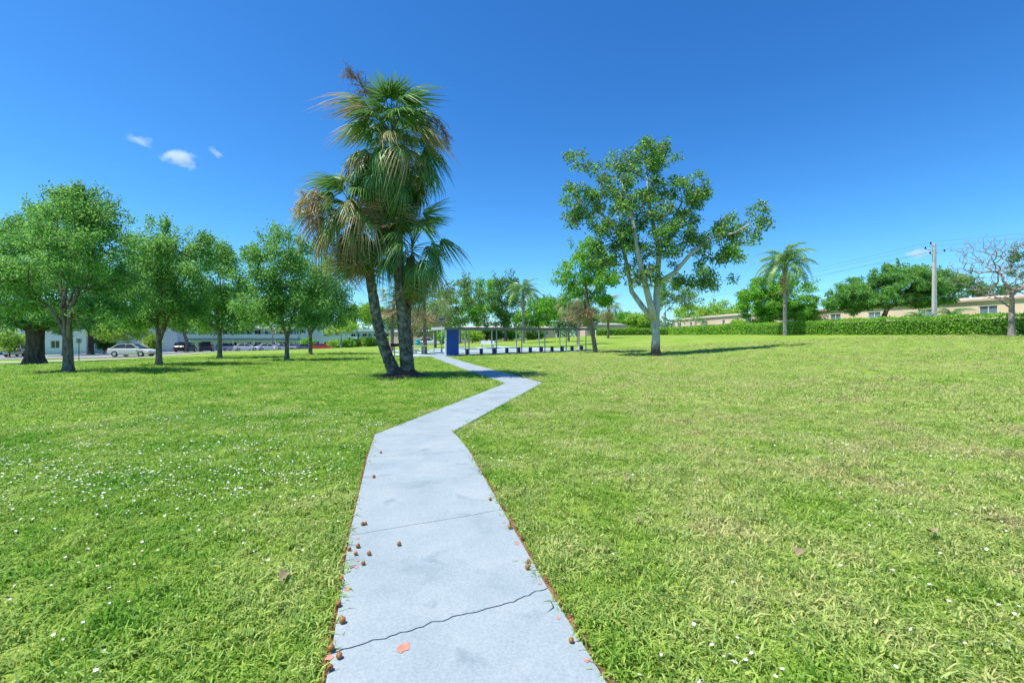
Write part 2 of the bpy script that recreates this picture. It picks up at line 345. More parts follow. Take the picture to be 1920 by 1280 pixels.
def _phi(r): return np.where(r > 1e-9, r*r*np.log(r+1e-12), 0.0)
_P = CP[:, :2]/50.0
_A = np.zeros((len(CP)+3,)*2); _d = np.linalg.norm(_P[:, None]-_P[None], axis=2)
_A[:len(CP), :len(CP)] = _phi(_d) + np.eye(len(CP))*0.002
_A[:len(CP), len(CP)] = 1; _A[:len(CP), len(CP)+1:] = _P; _A[len(CP), :len(CP)] = 1; _A[len(CP)+1:, :len(CP)] = _P.T
_w = np.linalg.solve(_A, np.concatenate([CP[:, 2], np.zeros(3)]))
def gz(x, y):
    x = np.asarray(x, float); y = np.asarray(y, float)
    q = np.stack([np.clip(x, -300, 300), np.clip(y, -200, 300)], -1)/50.0
    d = np.linalg.norm(q[..., None, :]-_P, axis=-1)
    return _phi(d) @ _w[:len(CP)] + _w[len(CP)] + q @ _w[len(CP)+1:]
def g1(x, y): return float(gz(x, y))
def at(px, d):
    x = (px-960)/F*d
    return Vector((x, d, g1(x, d)))
def zof(py, d): return H + (HZ-py)/F*d
def hit(px, py):
    lo = 1.0
    d = lo
    while d < 200:
        x = (px-960)/F*d
        if zof(py, d) <= g1(x, d): return Vector((x, d, g1(x, d)))
        d += 0.02 if d < 20 else 0.1
    return at(px, 60)
def graded(lims):
    out = []
    for a, b, s in lims: out += list(np.arange(a, b, s))
    return np.array(out + [lims[-1][1]])
def drape(name, xs, ys, dz, mat):
    X, Y = np.meshgrid(xs, ys); Z = gz(X, Y)+dz
    V = np.stack([X, Y, Z], -1).reshape(-1, 3); nx = len(xs)
    i = np.arange((len(ys)-1)*(nx-1)); i = i//(nx-1)*nx + i % (nx-1)
    Q = np.stack([i, i+1, i+nx+1, i+nx], 1)
    return link(bpy.data.objects.new(name, mesh_np(name, V, Q, [mat], True)))
gx = graded([(-2500, -300, 200), (-300, -120, 12), (-120, -40, 2.0), (-40, -12, 1), (-12, 12, .5), (12, 60, 1), (60, 120, 4), (120, 300, 15), (300, 2500, 200)])
gy = graded([(-1500, -200, 200), (-200, -20, 15), (-20, 0, 2), (0, 24, .5), (24, 70, 1), (70, 130, 2), (130, 300, 12), (300, 4000, 250)])
tag(drape('lawn', gx, gy, 0, M['lawn']), kind='structure')
tag(drape('road', np.arange(-130, -43.9, 1.0), np.arange(51, 64.1, 1.0), .04, M['asphalt']), kind='structure')
tag(drape('parking_lot', np.arange(-100, -23.9, 1.0), np.arange(87, 106.1, 1.0), .04, M['asphalt']), kind='structure')
tag(drape('driveway', np.arange(-64, -47.9, 1.0), np.arange(64, 87.1, 1.0), .044, M['asphalt']), kind='structure')
def strip(name, pts, w, dz, mat, step=0.8, thick=0.0):
    pts = [Vector((p[0], p[1])) for p in pts]; P = []
    for a, b in zip(pts[:-1], pts[1:]):
        n = max(1, int((b-a).length/step))
        P += [a.lerp(b, i/n) for i in range(n)]
    P.append(pts[-1]); V = []; Q = []
    for i, p in enumerate(P):
        t = (P[min(i+1, len(P)-1)]-P[max(i-1, 0)]).normalized(); s = Vector((-t.y, t.x))
        for k in (-.5, 0, .5):
            q = p+s*w*k; V.append((q.x, q.y, g1(q.x, q.y)+dz))
    for i in range(len(P)-1):
        for k in (0, 1): Q.append((i*3+k, i*3+k+3, i*3+k+4, i*3+k+1))
    return link(bpy.data.objects.new(name, mesh_np(name, V, Q, [mat], True)))
tag(strip('sidewalk', [(-90, 44), (-62, 44), (-48, 44.5), (-41.5, 46.5), (-40, 52), (-40.5, 60), (-43, 70)], 1.5, .05, M['walk']), kind='structure')
tag(strip('kerb', [(-100, 64.3), (-64.3, 64.3), (-64.3, 86.6), (-100, 86.6)], .25, .13, M['walk']), kind='structure')

# ---------------------------------------------------------------- path of painted concrete slabs
rng = random.Random(5)
def gp(px, py): d = F*H/(py-HZ); return Vector(((px-960)/F*d, d))
stL = [Vector((.72, -4.2)), gp(598, 1280), gp(622, 1238), gp(655, 1012), gp(689, 862), gp(703, 818)]
stR = [Vector((1.93, -4.0)), gp(1130, 1280), gp(1027, 1112), gp(942, 962), gp(880, 850), gp(850, 812)]
def extend(l1, r1, n):
    l0, r0 = stL[-1], stR[-1]
    for i in range(1, n+1): stL.append(l0.lerp(l1, i/n)); stR.append(r0.lerp(r1, i/n))
extend(gp(948, 720), gp(1017, 719), 4)
Lend, Rend = Vector((-6.9, 37.5)), Vector((-5.55, 37.0))
extend(Lend, Rend, 12)
del stL[1], stR[1]
path = empty('path', (0, 0, 0)); tag(path, kind='structure')
PATH_TOP = 0.035
for i in range(len(stL)-1):
    a, b, c, d = stL[i], stR[i], stR[i+1], stL[i+1]
    rg = random.Random(100+i)
    def cross(p, q, idx, off):
        """a jagged cut shared by both neighbours, moved by off along the path"""
        rr = random.Random(idx); n = 44; amp = .011 if idx == 1 else .003; out = []; w = 0
        for k in range(n+1):
            w = w*.86 + rr.uniform(-1, 1)*amp
            t = (q-p).normalized(); s = Vector((-t.y, t.x))
            out.append(p.lerp(q, k/n) + s*(w*(0 < k < n) + off))
        return out
    gap = {1: .0045, 2: .0028}.get
    near = cross(a, b, i, gap(i, .0018)); far = cross(d, c, i+1, -gap(i+1, .0018))
    n = len(near); V = []; Q = []
    for row in (near, far):
        for p in row: V.append((p.x, p.y, g1(p.x, p.y)+PATH_TOP))
    for p in near + far: V.append((p.x, p.y, g1(p.x, p.y)-.08))
    for k in range(n-1): Q.append((k, k+1, n+k+1, n+k))
    for k in range(n-1): Q.append((k+1, k, 2*n+k, 2*n+k+1)); Q.append((n+k, n+k+1, 3*n+k+1, 3*n+k))
    Q.append((0, n, 3*n, 2*n)); Q.append((2*n-1, n-1, 3*n-1, 4*n-1))
    o = link(bpy.data.objects.new('slab', mesh_np('slab', V, Q, [M['path']])), path)
# bare reddish patches where the paint has flaked
def on_path(px, py): p = gp(px, py); d = F*(H-PATH_TOP)/(py-HZ); return Vector(((px-960)/F*d, d, PATH_TOP+g1((px-960)/F*d, d)))
for px, py, r in [(757, 1213, .03), (668, 1062, .014), (652, 1103, .022), (945, 978, .014), (953, 987, .012), (969, 1018, .016), (1047, 1157, .012),
                  (672, 1050, .01), (618, 1232, .018), (672, 1008, .014), (1012, 1093, .01), (1100, 1236, .012)]:
    c = on_path(px, py); mb = MB(); rr = random.Random(px)
    mb.face([(c.x+math.cos(a)*r*rr.uniform(.6, 1.3), c.y+math.sin(a)*r*rr.uniform(.7, 1.6), c.z+.0025) for a in [k*math.pi/5.5 for k in range(11)]])
    mb.build('bare_patch', M['chip'], path)
# court slabs and pad round the shelter
U, W = Vector((.785, .62)), Vector((-.62, .785))         # along the shelter, away from the path
S0 = Vector((-5.3, 36.5))
def sp(t, w, z=0.0): p = S0+U*t+W*w; return Vector((p.x, p.y, z))
def sheet(name, t0, t1, w0, w1, dz, mat, n=12):
    V = []; Q = []
    for i in range(n+1):
        for j in range(n+1):
            p = S0+U*(t0+(t1-t0)*i/n)+W*(w0+(w1-w0)*j/n); V.append((p.x, p.y, g1(p.x, p.y)+dz))
    for i in range(n):
        for j in range(n): k = i*(n+1)+j; Q.append((k, k+n+1, k+n+2, k+1))
    return link(bpy.data.objects.new(name, mesh_np(name, V, Q, [mat], True)))
tag(sheet('pavement', -2.7, 18.2, -.45, 2.6, .04, M['path']), kind='structure')
for k in range(6): tag(sheet('shuffleboard_court', .9+k*2.85, 2.75+k*2.85, 2.75, 15.5, .055, M['court']), kind='structure')
tag(sheet('pavement', -2.7, -.2, 2.6, 6.5, .044, M['court']), kind='structure')

# ---------------------------------------------------------------- grass (instanced tufts), flowers
def in_path(X, Y, margin=0.0):
    m = np.zeros(X.shape, bool)
    for i in range(len(stL)-1):
        quad = [stL[i], stR[i], stR[i+1], stL[i+1]]; ins = np.ones(X.shape, bool)
        for k in range(4):
            a, b = quad[k], quad[(k+1) % 4]; e = (b-a); L = max(e.length, 1e-6)
            ins &= ((e.x*(Y-a.y)-e.y*(X-a.x))/L > -(margin if k in (1, 3) else 0.02))
        m |= ins
    return m
def in_pads(X, Y):
    t = (X-S0.x)*U.x+(Y-S0.y)*U.y; w = (X-S0.x)*W.x+(Y-S0.y)*W.y
    return ((t > -2.8) & (t < 18.3) & (w > -.5) & (w < 15.6)) | ((X < -38) & (Y > 42))
nr = np.random.default_rng(3)
def ring_points(r0, r1, dens, full=False):
    a0, a1 = (0, 2*math.pi) if full else (R(33), R(147))
    n = int(dens*(a1-a0)/2*(r1*r1-r0*r0)); rr = np.sqrt(nr.uniform(r0*r0, r1*r1, n)); a = nr.uniform(a0, a1, n)
    return np.stack([rr*np.cos(a), rr*np.sin(a)], 1)
def points_obj(name, P, scale, insts, zoff=0.0, kind='stuff', tilt=0.25):
    Z = gz(P[:, 0], P[:, 1])+zoff; n = len(P)
    me = bpy.data.meshes.new(name); me.vertices.add(n)
    me.vertices.foreach_set('co', np.concatenate([P, Z[:, None]], 1).astype(np.float32).ravel())
    rot = np.stack([nr.normal(0, tilt, n), nr.normal(0, tilt, n), nr.uniform(0, 6.283, n)], 1).astype(np.float32)
    a = me.attributes.new('rot', 'FLOAT_VECTOR', 'POINT'); a.data.foreach_set('vector', rot.ravel())
    a = me.attributes.new('sc', 'FLOAT', 'POINT'); a.data.foreach_set('value', scale.astype(np.float32))
    o = link(bpy.data.objects.new(name, me)); o['kind'] = kind
    col = bpy.data.collections.new(name+'_pieces')
    for i, m in enumerate(insts): col.objects.link(bpy.data.objects.new('%s_piece' % name, m))
    ng = bpy.data.node_groups.new(name+'_nodes', 'GeometryNodeTree')
    ng.interface.new_socket('Geometry', in_out='INPUT', socket_type='NodeSocketGeometry')
    ng.interface.new_socket('Geometry', in_out='OUTPUT', socket_type='NodeSocketGeometry')
    gi = ng.nodes.new('NodeGroupInput'); go = ng.nodes.new('NodeGroupOutput')
    ip = ng.nodes.new('GeometryNodeInstanceOnPoints'); ip.inputs['Pick Instance'].default_value = True
    ci = ng.nodes.new('GeometryNodeCollectionInfo'); ci.inputs['Collection'].default_value = col; ci.inputs['Separate Children'].default_value = True
    ra = ng.nodes.new('GeometryNodeInputNamedAttribute'); ra.data_type = 'FLOAT_VECTOR'; ra.inputs[0].default_value = 'rot'
    sa = ng.nodes.new('GeometryNodeInputNamedAttribute'); sa.data_type = 'FLOAT'; sa.inputs[0].default_value = 'sc'
    er = ng.nodes.new('FunctionNodeEulerToRotation')
    ng.links.new(gi.outputs[0], ip.inputs['Points']); ng.links.new(ci.outputs[0], ip.inputs['Instance'])
    ng.links.new(ra.outputs['Attribute'], er.inputs[0]); ng.links.new(er.outputs[0], ip.inputs['Rotation'])
    ng.links.new(sa.outputs['Attribute'], ip.inputs['Scale']); ng.links.new(ip.outputs[0], go.inputs[0])
    md = o.modifiers.new('scatter', 'NODES'); md.node_group = ng
    return o
def tuft(seed, n, rad, h0, h1, w):
    r = np.random.default_rng(seed); V = []; Q = []
    for k in range(n):
        a, q = r.uniform(0, 6.283), rad*math.sqrt(r.uniform()); b = np.array([q*math.cos(a), q*math.sin(a), -.005])
        d = r.uniform(0, 6.283); lean = r.uniform(.5, 1.7); h = r.uniform(h0, h1); ww = w*r.uniform(.6, 1.25)
        out = np.array([math.cos(d), math.sin(d), 0]); s = np.array([-math.sin(d), math.cos(d), 0])*ww/2
        p1 = b+out*h*lean*.35+np.array([0, 0, h*(.62-.12*lean)]); p2 = b+out*h*lean*.95+np.array([0, 0, h*(.92-.34*lean)])
        i = len(V); V += [b-s, b+s, p1+s*.9, p1-s*.9, p2+s*.2, p2-s*.2]
        Q += [(i, i+1, i+2, i+3), (i+3, i+2, i+4, i+5)]
    return mesh_np('tuft', V, Q, [M['grass']], False)
tufts = [tuft(s, 44, .11, .024, .064, .0085) for s in range(5)]
tufts_far = [tuft(20+s, 30, .22, .04, .085, .017) for s in range(3)]
P = np.concatenate([ring_points(0, 3.2, 130, True), ring_points(3.2, 6, 190), ring_points(1.2, 3.2, 110), ring_points(6, 11, 130)])
# fuller fringe hanging over the path edges
fr = []
for E, sg in ((stL, -1), (stR, 1)):
    for a, b in zip(E[:-1], E[1:]):
        if a.y > 16: continue
        L = (b-a).length; t = (b-a).normalized(); s = Vector((t.y, -t.x))*sg
        for k in range(int(L*26)):
            q = a.lerp(b, rng.random()) + s*(.07+abs(rng.gauss(0, .05))); fr.append((q.x, q.y))
P = np.concatenate([P, np.array(fr)])
P = P[~in_path(P[:, 0], P[:, 1], 0.035)]
points_obj('grass', P, nr.uniform(.65, 1.2, len(P)), tufts)
P = np.concatenate([ring_points(11, 20, 60), ring_points(20, 34, 22), ring_points(34, 52, 9)])
P = P[~in_path(P[:, 0], P[:, 1], 0.12) & ~in_pads(P[:, 0], P[:, 1])]
rr_ = np.hypot(P[:, 0], P[:, 1])
points_obj('grass', P, nr.uniform(.7, 1.15, len(P))*np.interp(rr_, [11, 20, 50], [.8, .95, 1.2]), tufts_far)
# small white flowers
def flower(seed):
    r = np.random.default_rng(seed); V = []; Q = []
    for k in range(6):
        a = k*math.pi/3+r.uniform(-.2, .2); d = np.array([math.cos(a), math.sin(a), .25]); s = np.array([-math.sin(a), math.cos(a), 0])*.0035
        i = len(V); c = np.array([0, 0, .065]); V += [c-s*.4, c+d*.006-s, c+d*.011, c+d*.006+s]; Q.append((i, i+1, i+2, i+3))
    i = len(V); V += [(-.0008, 0, 0), (.0008, 0, 0), (.0008, 0, .065), (-.0008, 0, .065)]; Q.append((i, i+1, i+2, i+3))
    return mesh_np('flower', V, Q, [M['flower'], M['petiole']], False, [0]*6+[1])
fl = []
def patch(cx, cy, sx, sy, n):
    fl.append(np.stack([nr.normal(cx, sx, n), nr.normal(cy, sy, n)], 1))
patch(-4.2, 4.6, 1.5, .7, 800); patch(-3, 5.5, 1.6, .6, 450); patch(-6, 7.5, 2.5, 1.2, 700); patch(-2.0, 7.2, 1.2, .6, 260); patch(-2.6, 3.2, .8, .5, 60); patch(-3.4, 2.6, .8, .5, 40)
patch(3.0, 2.6, .7, .5, 70); patch(1.0, 1.95, .25, .2, 26); patch(3.5, 4.5, 1.5, 1, 80); patch(2.2, 6, 2, 1.3, 60); patch(-9, 11, 3, 1.5, 260)
for k in range(26):                                    # tight drifts of blossom
    cx, cy = nr.uniform(-8, -2.2), nr.uniform(3.8, 9.5); patch(cx, cy, .35, .12, 55)
for k in range(8): patch(nr.uniform(2, 6), nr.uniform(2.2, 7), .3, .15, 16)
P = np.concatenate(fl); P = P[~in_path(P[:, 0], P[:, 1], .05) & (P[:, 1] > .8)]
points_obj('clover_flowers', P, nr.uniform(.55, 1.1, len(P)), [flower(1), flower(2)], tilt=.3)

# ---------------------------------------------------------------- trees
def chains_mesh(nodes, par, rad, mat, name='trunk', minr=0.0):
    kids = {}
    for i, p in enumerate(par):
        if p >= 0: kids.setdefault(p, []).append(i)
    mb = MB(); stack = [(0, None)]
    while stack:
        i, pr = stack.pop(); pts = []; rr = []
        if pr is not None: pts.append(nodes[pr]); rr.append(min(rad[i]*1.1, rad[pr]))
        while True:
            pts.append(nodes[i]); rr.append(rad[i]); ch = sorted(kids.get(i, []), key=lambda c: -rad[c])
            for c in ch[1:]: stack.append((c, i))
            if not ch: break
            i = ch[0]
        if max(rr) < minr or len(pts) < 2: continue
        mb.tube(pts, rr, 10 if rr[0] > .12 else (6 if rr[0] > .04 else 4))
    return mb.mesh(name, mat, True)
def skeleton(rg, base_chains, clusters, step=.5, tip=.014, start=2, expo=2.3, rise=.12):
    """base_chains: list of (attach, [(Vector, radius)...]); attach (chain, index) or None"""
    nodes = []; par = []; fix = {}; idx = []
    for att, pts in base_chains:
        ids = []; p = -1 if att is None else idx[att[0]][att[1]]
        prev = None if p < 0 else nodes[p]
        for v, r in pts:
            nodes.append(Vector(v)); par.append(p); p = len(nodes)-1; fix[p] = r; ids.append(p)
        idx.append(ids)
    first_ok = set(range(len(nodes))) - set(idx[0][:start])
    cand = sorted(first_ok); top = nodes[idx[0][-1]]
    plen = [0.0]*len(nodes)
    C = sorted([Vector(c) for c in clusters], key=lambda c: (c-top).length)
    arr = np.array([nodes[i][:] for i in cand]); ids = list(cand); pl = np.array([plen[i] for i in cand])
    for c in C:
        dv = np.array(c[:])-arr; L = np.linalg.norm(dv, axis=1)+1e-6
        cost = L*(1+.7*np.maximum(0, -dv[:, 2]/L)) + .12*pl
        j = int(np.argmin(cost)); n = ids[j]; p0 = nodes[n]; ln = L[j]
        pd = (p0-nodes[par[n]]).normalized() if par[n] >= 0 else Vector((0, 0, 1))
        p1 = p0+pd*ln*.3+Vector((0, 0, ln*rise)); k = max(1, int(ln/step)); prev = n; new = []
        for s in range(1, k+1):
            t = s/k; q = p0*(1-t)**2+p1*2*t*(1-t)+c*t*t
            if s < k: q = q+Vector((rg.gauss(0, .06), rg.gauss(0, .06), rg.gauss(0, .06)))*ln*.4
            nodes.append(q); par.append(prev); prev = len(nodes)-1; new.append(prev)
        arr = np.concatenate([arr, np.array([nodes[i][:] for i in new])]); ids += new
        pl = np.concatenate([pl, pl[j]+np.arange(1, k+1)/k*ln])
    acc = [0.0]*len(nodes); rad = [0.0]*len(nodes)
    for i in range(len(nodes)-1, -1, -1):
        r = acc[i]**(1/expo) if acc[i] > 0 else tip
        rad[i] = fix.get(i, r)
        if par[i] >= 0: acc[par[i]] += r**expo
    return nodes, par, rad
def leaves_np(rs, centres, per, spread, L, W, droop=.2, flat=.75):
    C = np.repeat(np.asarray(centres), per, axis=0); n = len(C)
    off = rs.normal(0, 1, (n, 3)); off /= np.linalg.norm(off, axis=1)[:, None]+1e-9
    off *= (rs.uniform(0, 1, n)**.5)[:, None]*spread; off[:, 2] *= flat
    d = rs.normal(0, 1, (n, 3))+off/spread*.8; d[:, 2] -= droop; d /= np.linalg.norm(d, axis=1)[:, None]
    s = np.cross(d, rs.normal(0, 1, (n, 3))); s /= np.linalg.norm(s, axis=1)[:, None]+1e-9
    nn = np.cross(d, s); l = L*rs.uniform(.6, 1.25, n)[:, None]; w = W*rs.uniform(.7, 1.2, n)[:, None]
    b = C+off; V = np.stack([b, b+d*l*.45+s*w*.5+nn*l*.08, b+d*l, b+d*l*.45-s*w*.5+nn*l*.08], 1).reshape(-1, 3)
    return V, np.arange(4*n).reshape(-1, 4)
def clusters_from(rs, lobes, n, surf=.45, gap=.02):
    """lobes (cx,cy,cz,rx,ry,rz); points biased to the outer shell of each lobe"""
    vol = np.array([l[3]*l[4]*l[5] for l in lobes])**.75; pick = rs.choice(len(lobes), n, p=vol/vol.sum()); out = []
    for k in pick:
        l = lobes[k]; v = rs.normal(0, 1, 3); v /= np.linalg.norm(v); v *= rs.uniform(surf**3, 1)**(1/3)
        for tries in range(6):                       # leave real hollows between the leafy boughs
            p = (l[0]+v[0]*l[3], l[1]+v[1]*l[4], l[2]+v[2]*l[5]); fr_ = 2.2/max(.6, (l[3]+l[5])*.5)
            if noise.noise(Vector(p)*fr_+Vector((n*.37, 0, 0))) > gap: break
            v = rs.normal(0, 1, 3); v /= np.linalg.norm(v); v *= rs.uniform(surf**3, 1)**(1/3)
        out.append(p)
    return np.array(out)
def px_lobes(d, base, lst, thick=1.0):
    """lobes given in photo pixels at distance d, made local to the tree's base"""
    k = d/F; out = []
    for e in lst:
        px, py, rx, rz = e[:4]; dy = e[4] if len(e) > 4 else 0.0
        out.append(((px-960)*k-base.x, dy, zof(py, d)-base.z, rx*k, (rx+rz)/2*k*thick, rz*k))
    return out
def make_tree(name, base, lobes, trunk, label, cat='tree', group=None, leaf='oak_leaf', bk='oak_bark', ncl=120, per=120, spread=.55, L=.13, W=.07,
              limbs=(), seed=1, step=.5, tip=.014, start=2, droop=.2, minr=0.0, surf=.45, bare=False, rise=.12, flat=.75, wisps=0, gap=.02):
    rs = np.random.default_rng(seed); rg = random.Random(seed)
    t = empty(name, base); tag(t, label, cat, group)
    cl = clusters_from(rs, lobes, ncl, surf, gap)
    if wisps:
        ex = []
        for l in lobes:
            for q in range(wisps):
                a = rs.uniform(0, 6.283); c = rs.uniform(0, .8); up = math.sqrt(1-c*c); f = rs.uniform(1.04, 1.34)
                for g in ((f, f-.1, f-.2, f-.3) if f > 1.15 else (f, f-.1)): ex.append((l[0]+l[3]*c*math.cos(a)*g, l[1]+l[4]*c*math.sin(a)*g, l[2]+l[5]*up*g))
        ex = np.array(ex)
    nd, pr, rd = skeleton(rg, [(None, trunk)]+list(limbs), np.concatenate([cl, ex]) if wisps else cl, step, tip, start, rise=rise)
    link(bpy.data.objects.new('trunk', chains_mesh(nd, pr, rd, M[bk], minr=minr)), t)
    if not bare:
        V, Q = leaves_np(rs, cl[:ncl], per, spread, L, W, droop, flat)
        if wisps:
            V2, Q2 = leaves_np(rs, ex, max(6, per//8), spread*.4, L, W, droop, 1.6)
            Q = np.concatenate([Q, Q2+len(V)]); V = np.concatenate([V, V2])
        link(bpy.data.objects.new('crown', mesh_np('crown', V, Q, [M[leaf]])), t)
    return t
def tr(*pts): return [(Vector(p[:3]), p[3]) for p in pts]
def flare(h, r, lean=(0, 0), n=5):
    out = [(Vector((0, 0, -.15)), r*1.55), (Vector((0, 0, .08)), r*1.3), (Vector((0, 0, .3)), r*1.06)]
    for i in range(1, n+1):
        t = i/n; out.append((Vector((lean[0]*t, lean[1]*t, .3+(h-.3)*t)), r*(1.02-.22*t)))
    return out

# the row of oaks on the left
OG = 'live oaks in the row on the left lawn'
def auto_limbs(lob, h, r, seed, n=5):
    rg = random.Random(seed); cz = sum(l[2] for l in lob)/len(lob); out = []
    for i in range(n):
        l = lob[i % len(lob)]; e = Vector((l[0], l[1]+rg.uniform(-.6, .6)*l[4], l[2])); s0 = Vector((0, 0, h)); pts = []
        for t, q in ((.22, .62), (.45, .48), (.7, .34), (.9, .22)):
            p = s0.lerp(e, t); p.x += rg.gauss(0, .12); p.y += rg.gauss(0, .12); p.z += .35*math.sin(t*3)*(1 if e.z > h+1 else .4); pts.append((p, r*q*.72*rg.uniform(.8, 1.1)))
        out.append(((0, rg.choice((5, 6, 7, 7))), pts))
    return out
def oak(px, py, lst, th, tr_r, label, seed, ncl=150, per=130, leaf='oak_leaf', lean=(0, 0), L=.135, spread=.46):
    b = hit(px, py); d = b.y; lob = px_lobes(d, b, lst)
    return make_tree('oak_tree', b, lob, flare(th, tr_r, lean), label, 'tree', OG, leaf, 'oak_bark', int(ncl*1.15), int(per*.72), spread*d/22, L*(d/22)**.7, L*.55*(d/22)**.7, seed=seed, start=5, surf=.25, wisps=17, gap=.1, limbs=auto_limbs(lob, th, tr_r, seed))
oak(128, 698, [(150, 425, 75, 62), (65, 440, 62, 70, 1), (200, 470, 55, 65, -.5), (120, 520, 110, 55), (45, 545, 60, 45, -.6), (205, 550, 50, 42, .6), (130, 385, 35, 25), (60, 590, 60, 22), (190, 592, 50, 20)],
    1.6, .18, 'leafy oak with lichen-pale trunk, biggest crown of the oak row, beside the thick dark trunk', 11, 230, 150)
oak(298, 685, [(300, 480, 62, 58), (255, 540, 50, 55, .5), (345, 530, 55, 60, -.5), (300, 570, 85, 38), (385, 480, 18, 32), (250, 600, 40, 16), (345, 600, 45, 18)],
    1.7, .15, 'slim oak standing in front of the parked silver sedan', 12, 190, 140)
oak(412, 672, [(410, 520, 48, 52), (385, 575, 40, 40), (440, 575, 38, 38, .5), (412, 490, 30, 25), (380, 610, 34, 14), (442, 606, 34, 14)],
    2.0, .16, 'dark-trunked oak between the navy hatchback and a silver car', 13, 150, 120)
oak(538, 676, [(520, 490, 48, 55), (565, 520, 55, 60, .6), (490, 560, 55, 45, -.4), (555, 575, 70, 38), (475, 500, 24, 30), (480, 600, 45, 15), (575, 606, 40, 12)],
    1.7, .15, 'spreading oak with pale forked trunk beside the leaning palm', 14, 200, 140)
oak(582, 665, [(590, 560, 55, 45), (635, 580, 38, 28), (560, 575, 40, 35), (610, 540, 50, 45), (620, 605, 36, 12)],
    1.9, .17, 'dark green low oak in front of the red car', 15, 150, 120, 'oak_leaf_b')
# the old thick tree by the sidewalk
b = at(65, 38)
make_tree('shade_tree', b, px_lobes(38, b, [(10, 420, 70, 62, 3), (60, 480, 110, 70, 2), (-60, 470, 120, 90, 1), (120, 520, 110, 50, 4), (0, 560, 120, 40, 0), (40, 380, 40, 32, 3), (200, 500, 60, 70, 6), (60, 590, 100, 20, -1), (-20, 605, 60, 18, 0), (130, 600, 60, 16, 2)]),
          tr((0, 0, -.3, 1.25), (0, 0, .1, .85), (0, 0, .7, .62), (.05, 0, 2.0, .56), (.05, 0, 2.9, .58), (.1, .1, 3.6, .42), (.2, .3, 5.2, .28)),
          'massive old tree with thick dark trunk and low spreading limbs by the sidewalk', 'tree', None, 'oak_leaf_b', 'big_bark', 360, 130, .95, .24, .13,
          limbs=[((0, 4), tr((-1.6, -.2, 3.7, .36), (-3.6, -.3, 4.6, .28), (-6, -.4, 5.6, .18))), ((0, 4), tr((1.4, .2, 3.6, .34), (3.0, 0, 4.1, .26), (5.2, .3, 5.2, .16))),
                 ((0, 5), tr((-.6, .6, 4.6, .3), (-1.4, 1.2, 6.6, .2))), ((0, 4), tr((.8, -.7, 4.0, .26), (1.8, -1.4, 5.4, .16))), ((0, 4), tr((-.9, -.8, 3.9, .26), (-2.2, -1.6, 5.0, .16)))], seed=21, step=.9, tip=.02, start=5, minr=.012)

# the pale-barked tree on the right lawn
b = hit(1230, 667); d = b.y; k_ = d/F
def lp(px, py, r, dy=0): return ((px-960)*k_-b.x, dy, zof(py, d)-b.z, r)
make_tree('gum_tree', b, px_lobes(d, b, [(1215, 295, 50, 40), (1150, 335, 48, 42), (1072, 298, 22, 20), (1105, 318, 30, 20), (1285, 430, 50, 30), (1082, 385, 40, 38), (1165, 395, 70, 52), (1255, 375, 62, 50), (1308, 355, 26, 34),
                                        (1398, 412, 42, 36), (1352, 462, 62, 40), (1322, 522, 55, 22), (1232, 455, 75, 45), (1150, 465, 55, 48), (1195, 515, 38, 22, -1), (1225, 262, 12, 12), (1432, 425, 12, 22)], .9),
          tr((0, 0, -.3, .58), (0, 0, .1, .42), lp(1229, 655, .35), lp(1230, 630, .31), lp(1228, 604, .34)),
          'tall open-crowned tree with smooth pale bark and reddish seed clusters on the right lawn', 'tree', None, 'gum_leaf', 'gum_bark', 400, 85, .55, .26, .12,
          limbs=[((0, 4), tr(lp(1207, 575, .22, .3), lp(1188, 545, .19, .6), lp(1182, 500, .16, .8), lp(1170, 440, .12, 1.2), lp(1120, 380, .07, 1))),
                 ((0, 4), tr(lp(1216, 570, .26, -.4), lp(1202, 530, .22, -.9), lp(1188, 480, .18, -1.2), lp(1180, 420, .13, -1), lp(1160, 340, .08, -.6))),
                 ((0, 4), tr(lp(1233, 570, .27, .2), lp(1234, 530, .24, .3), lp(1236, 475, .19, 0), lp(1220, 390, .13, .2), lp(1215, 310, .07, .4))),
                 ((3, 1), tr(lp(1262, 512, .17, -.3), lp(1290, 478, .14, -.6), lp(1330, 448, .11, -.5), lp(1375, 438, .08, -.2), lp(1405, 420, .05, 0))),
                 ((3, 2), tr(lp(1262, 420, .12, .8), lp(1290, 370, .07, 1.2)))], seed=31, step=.6, tip=.016, start=5, droop=.35, surf=.2)

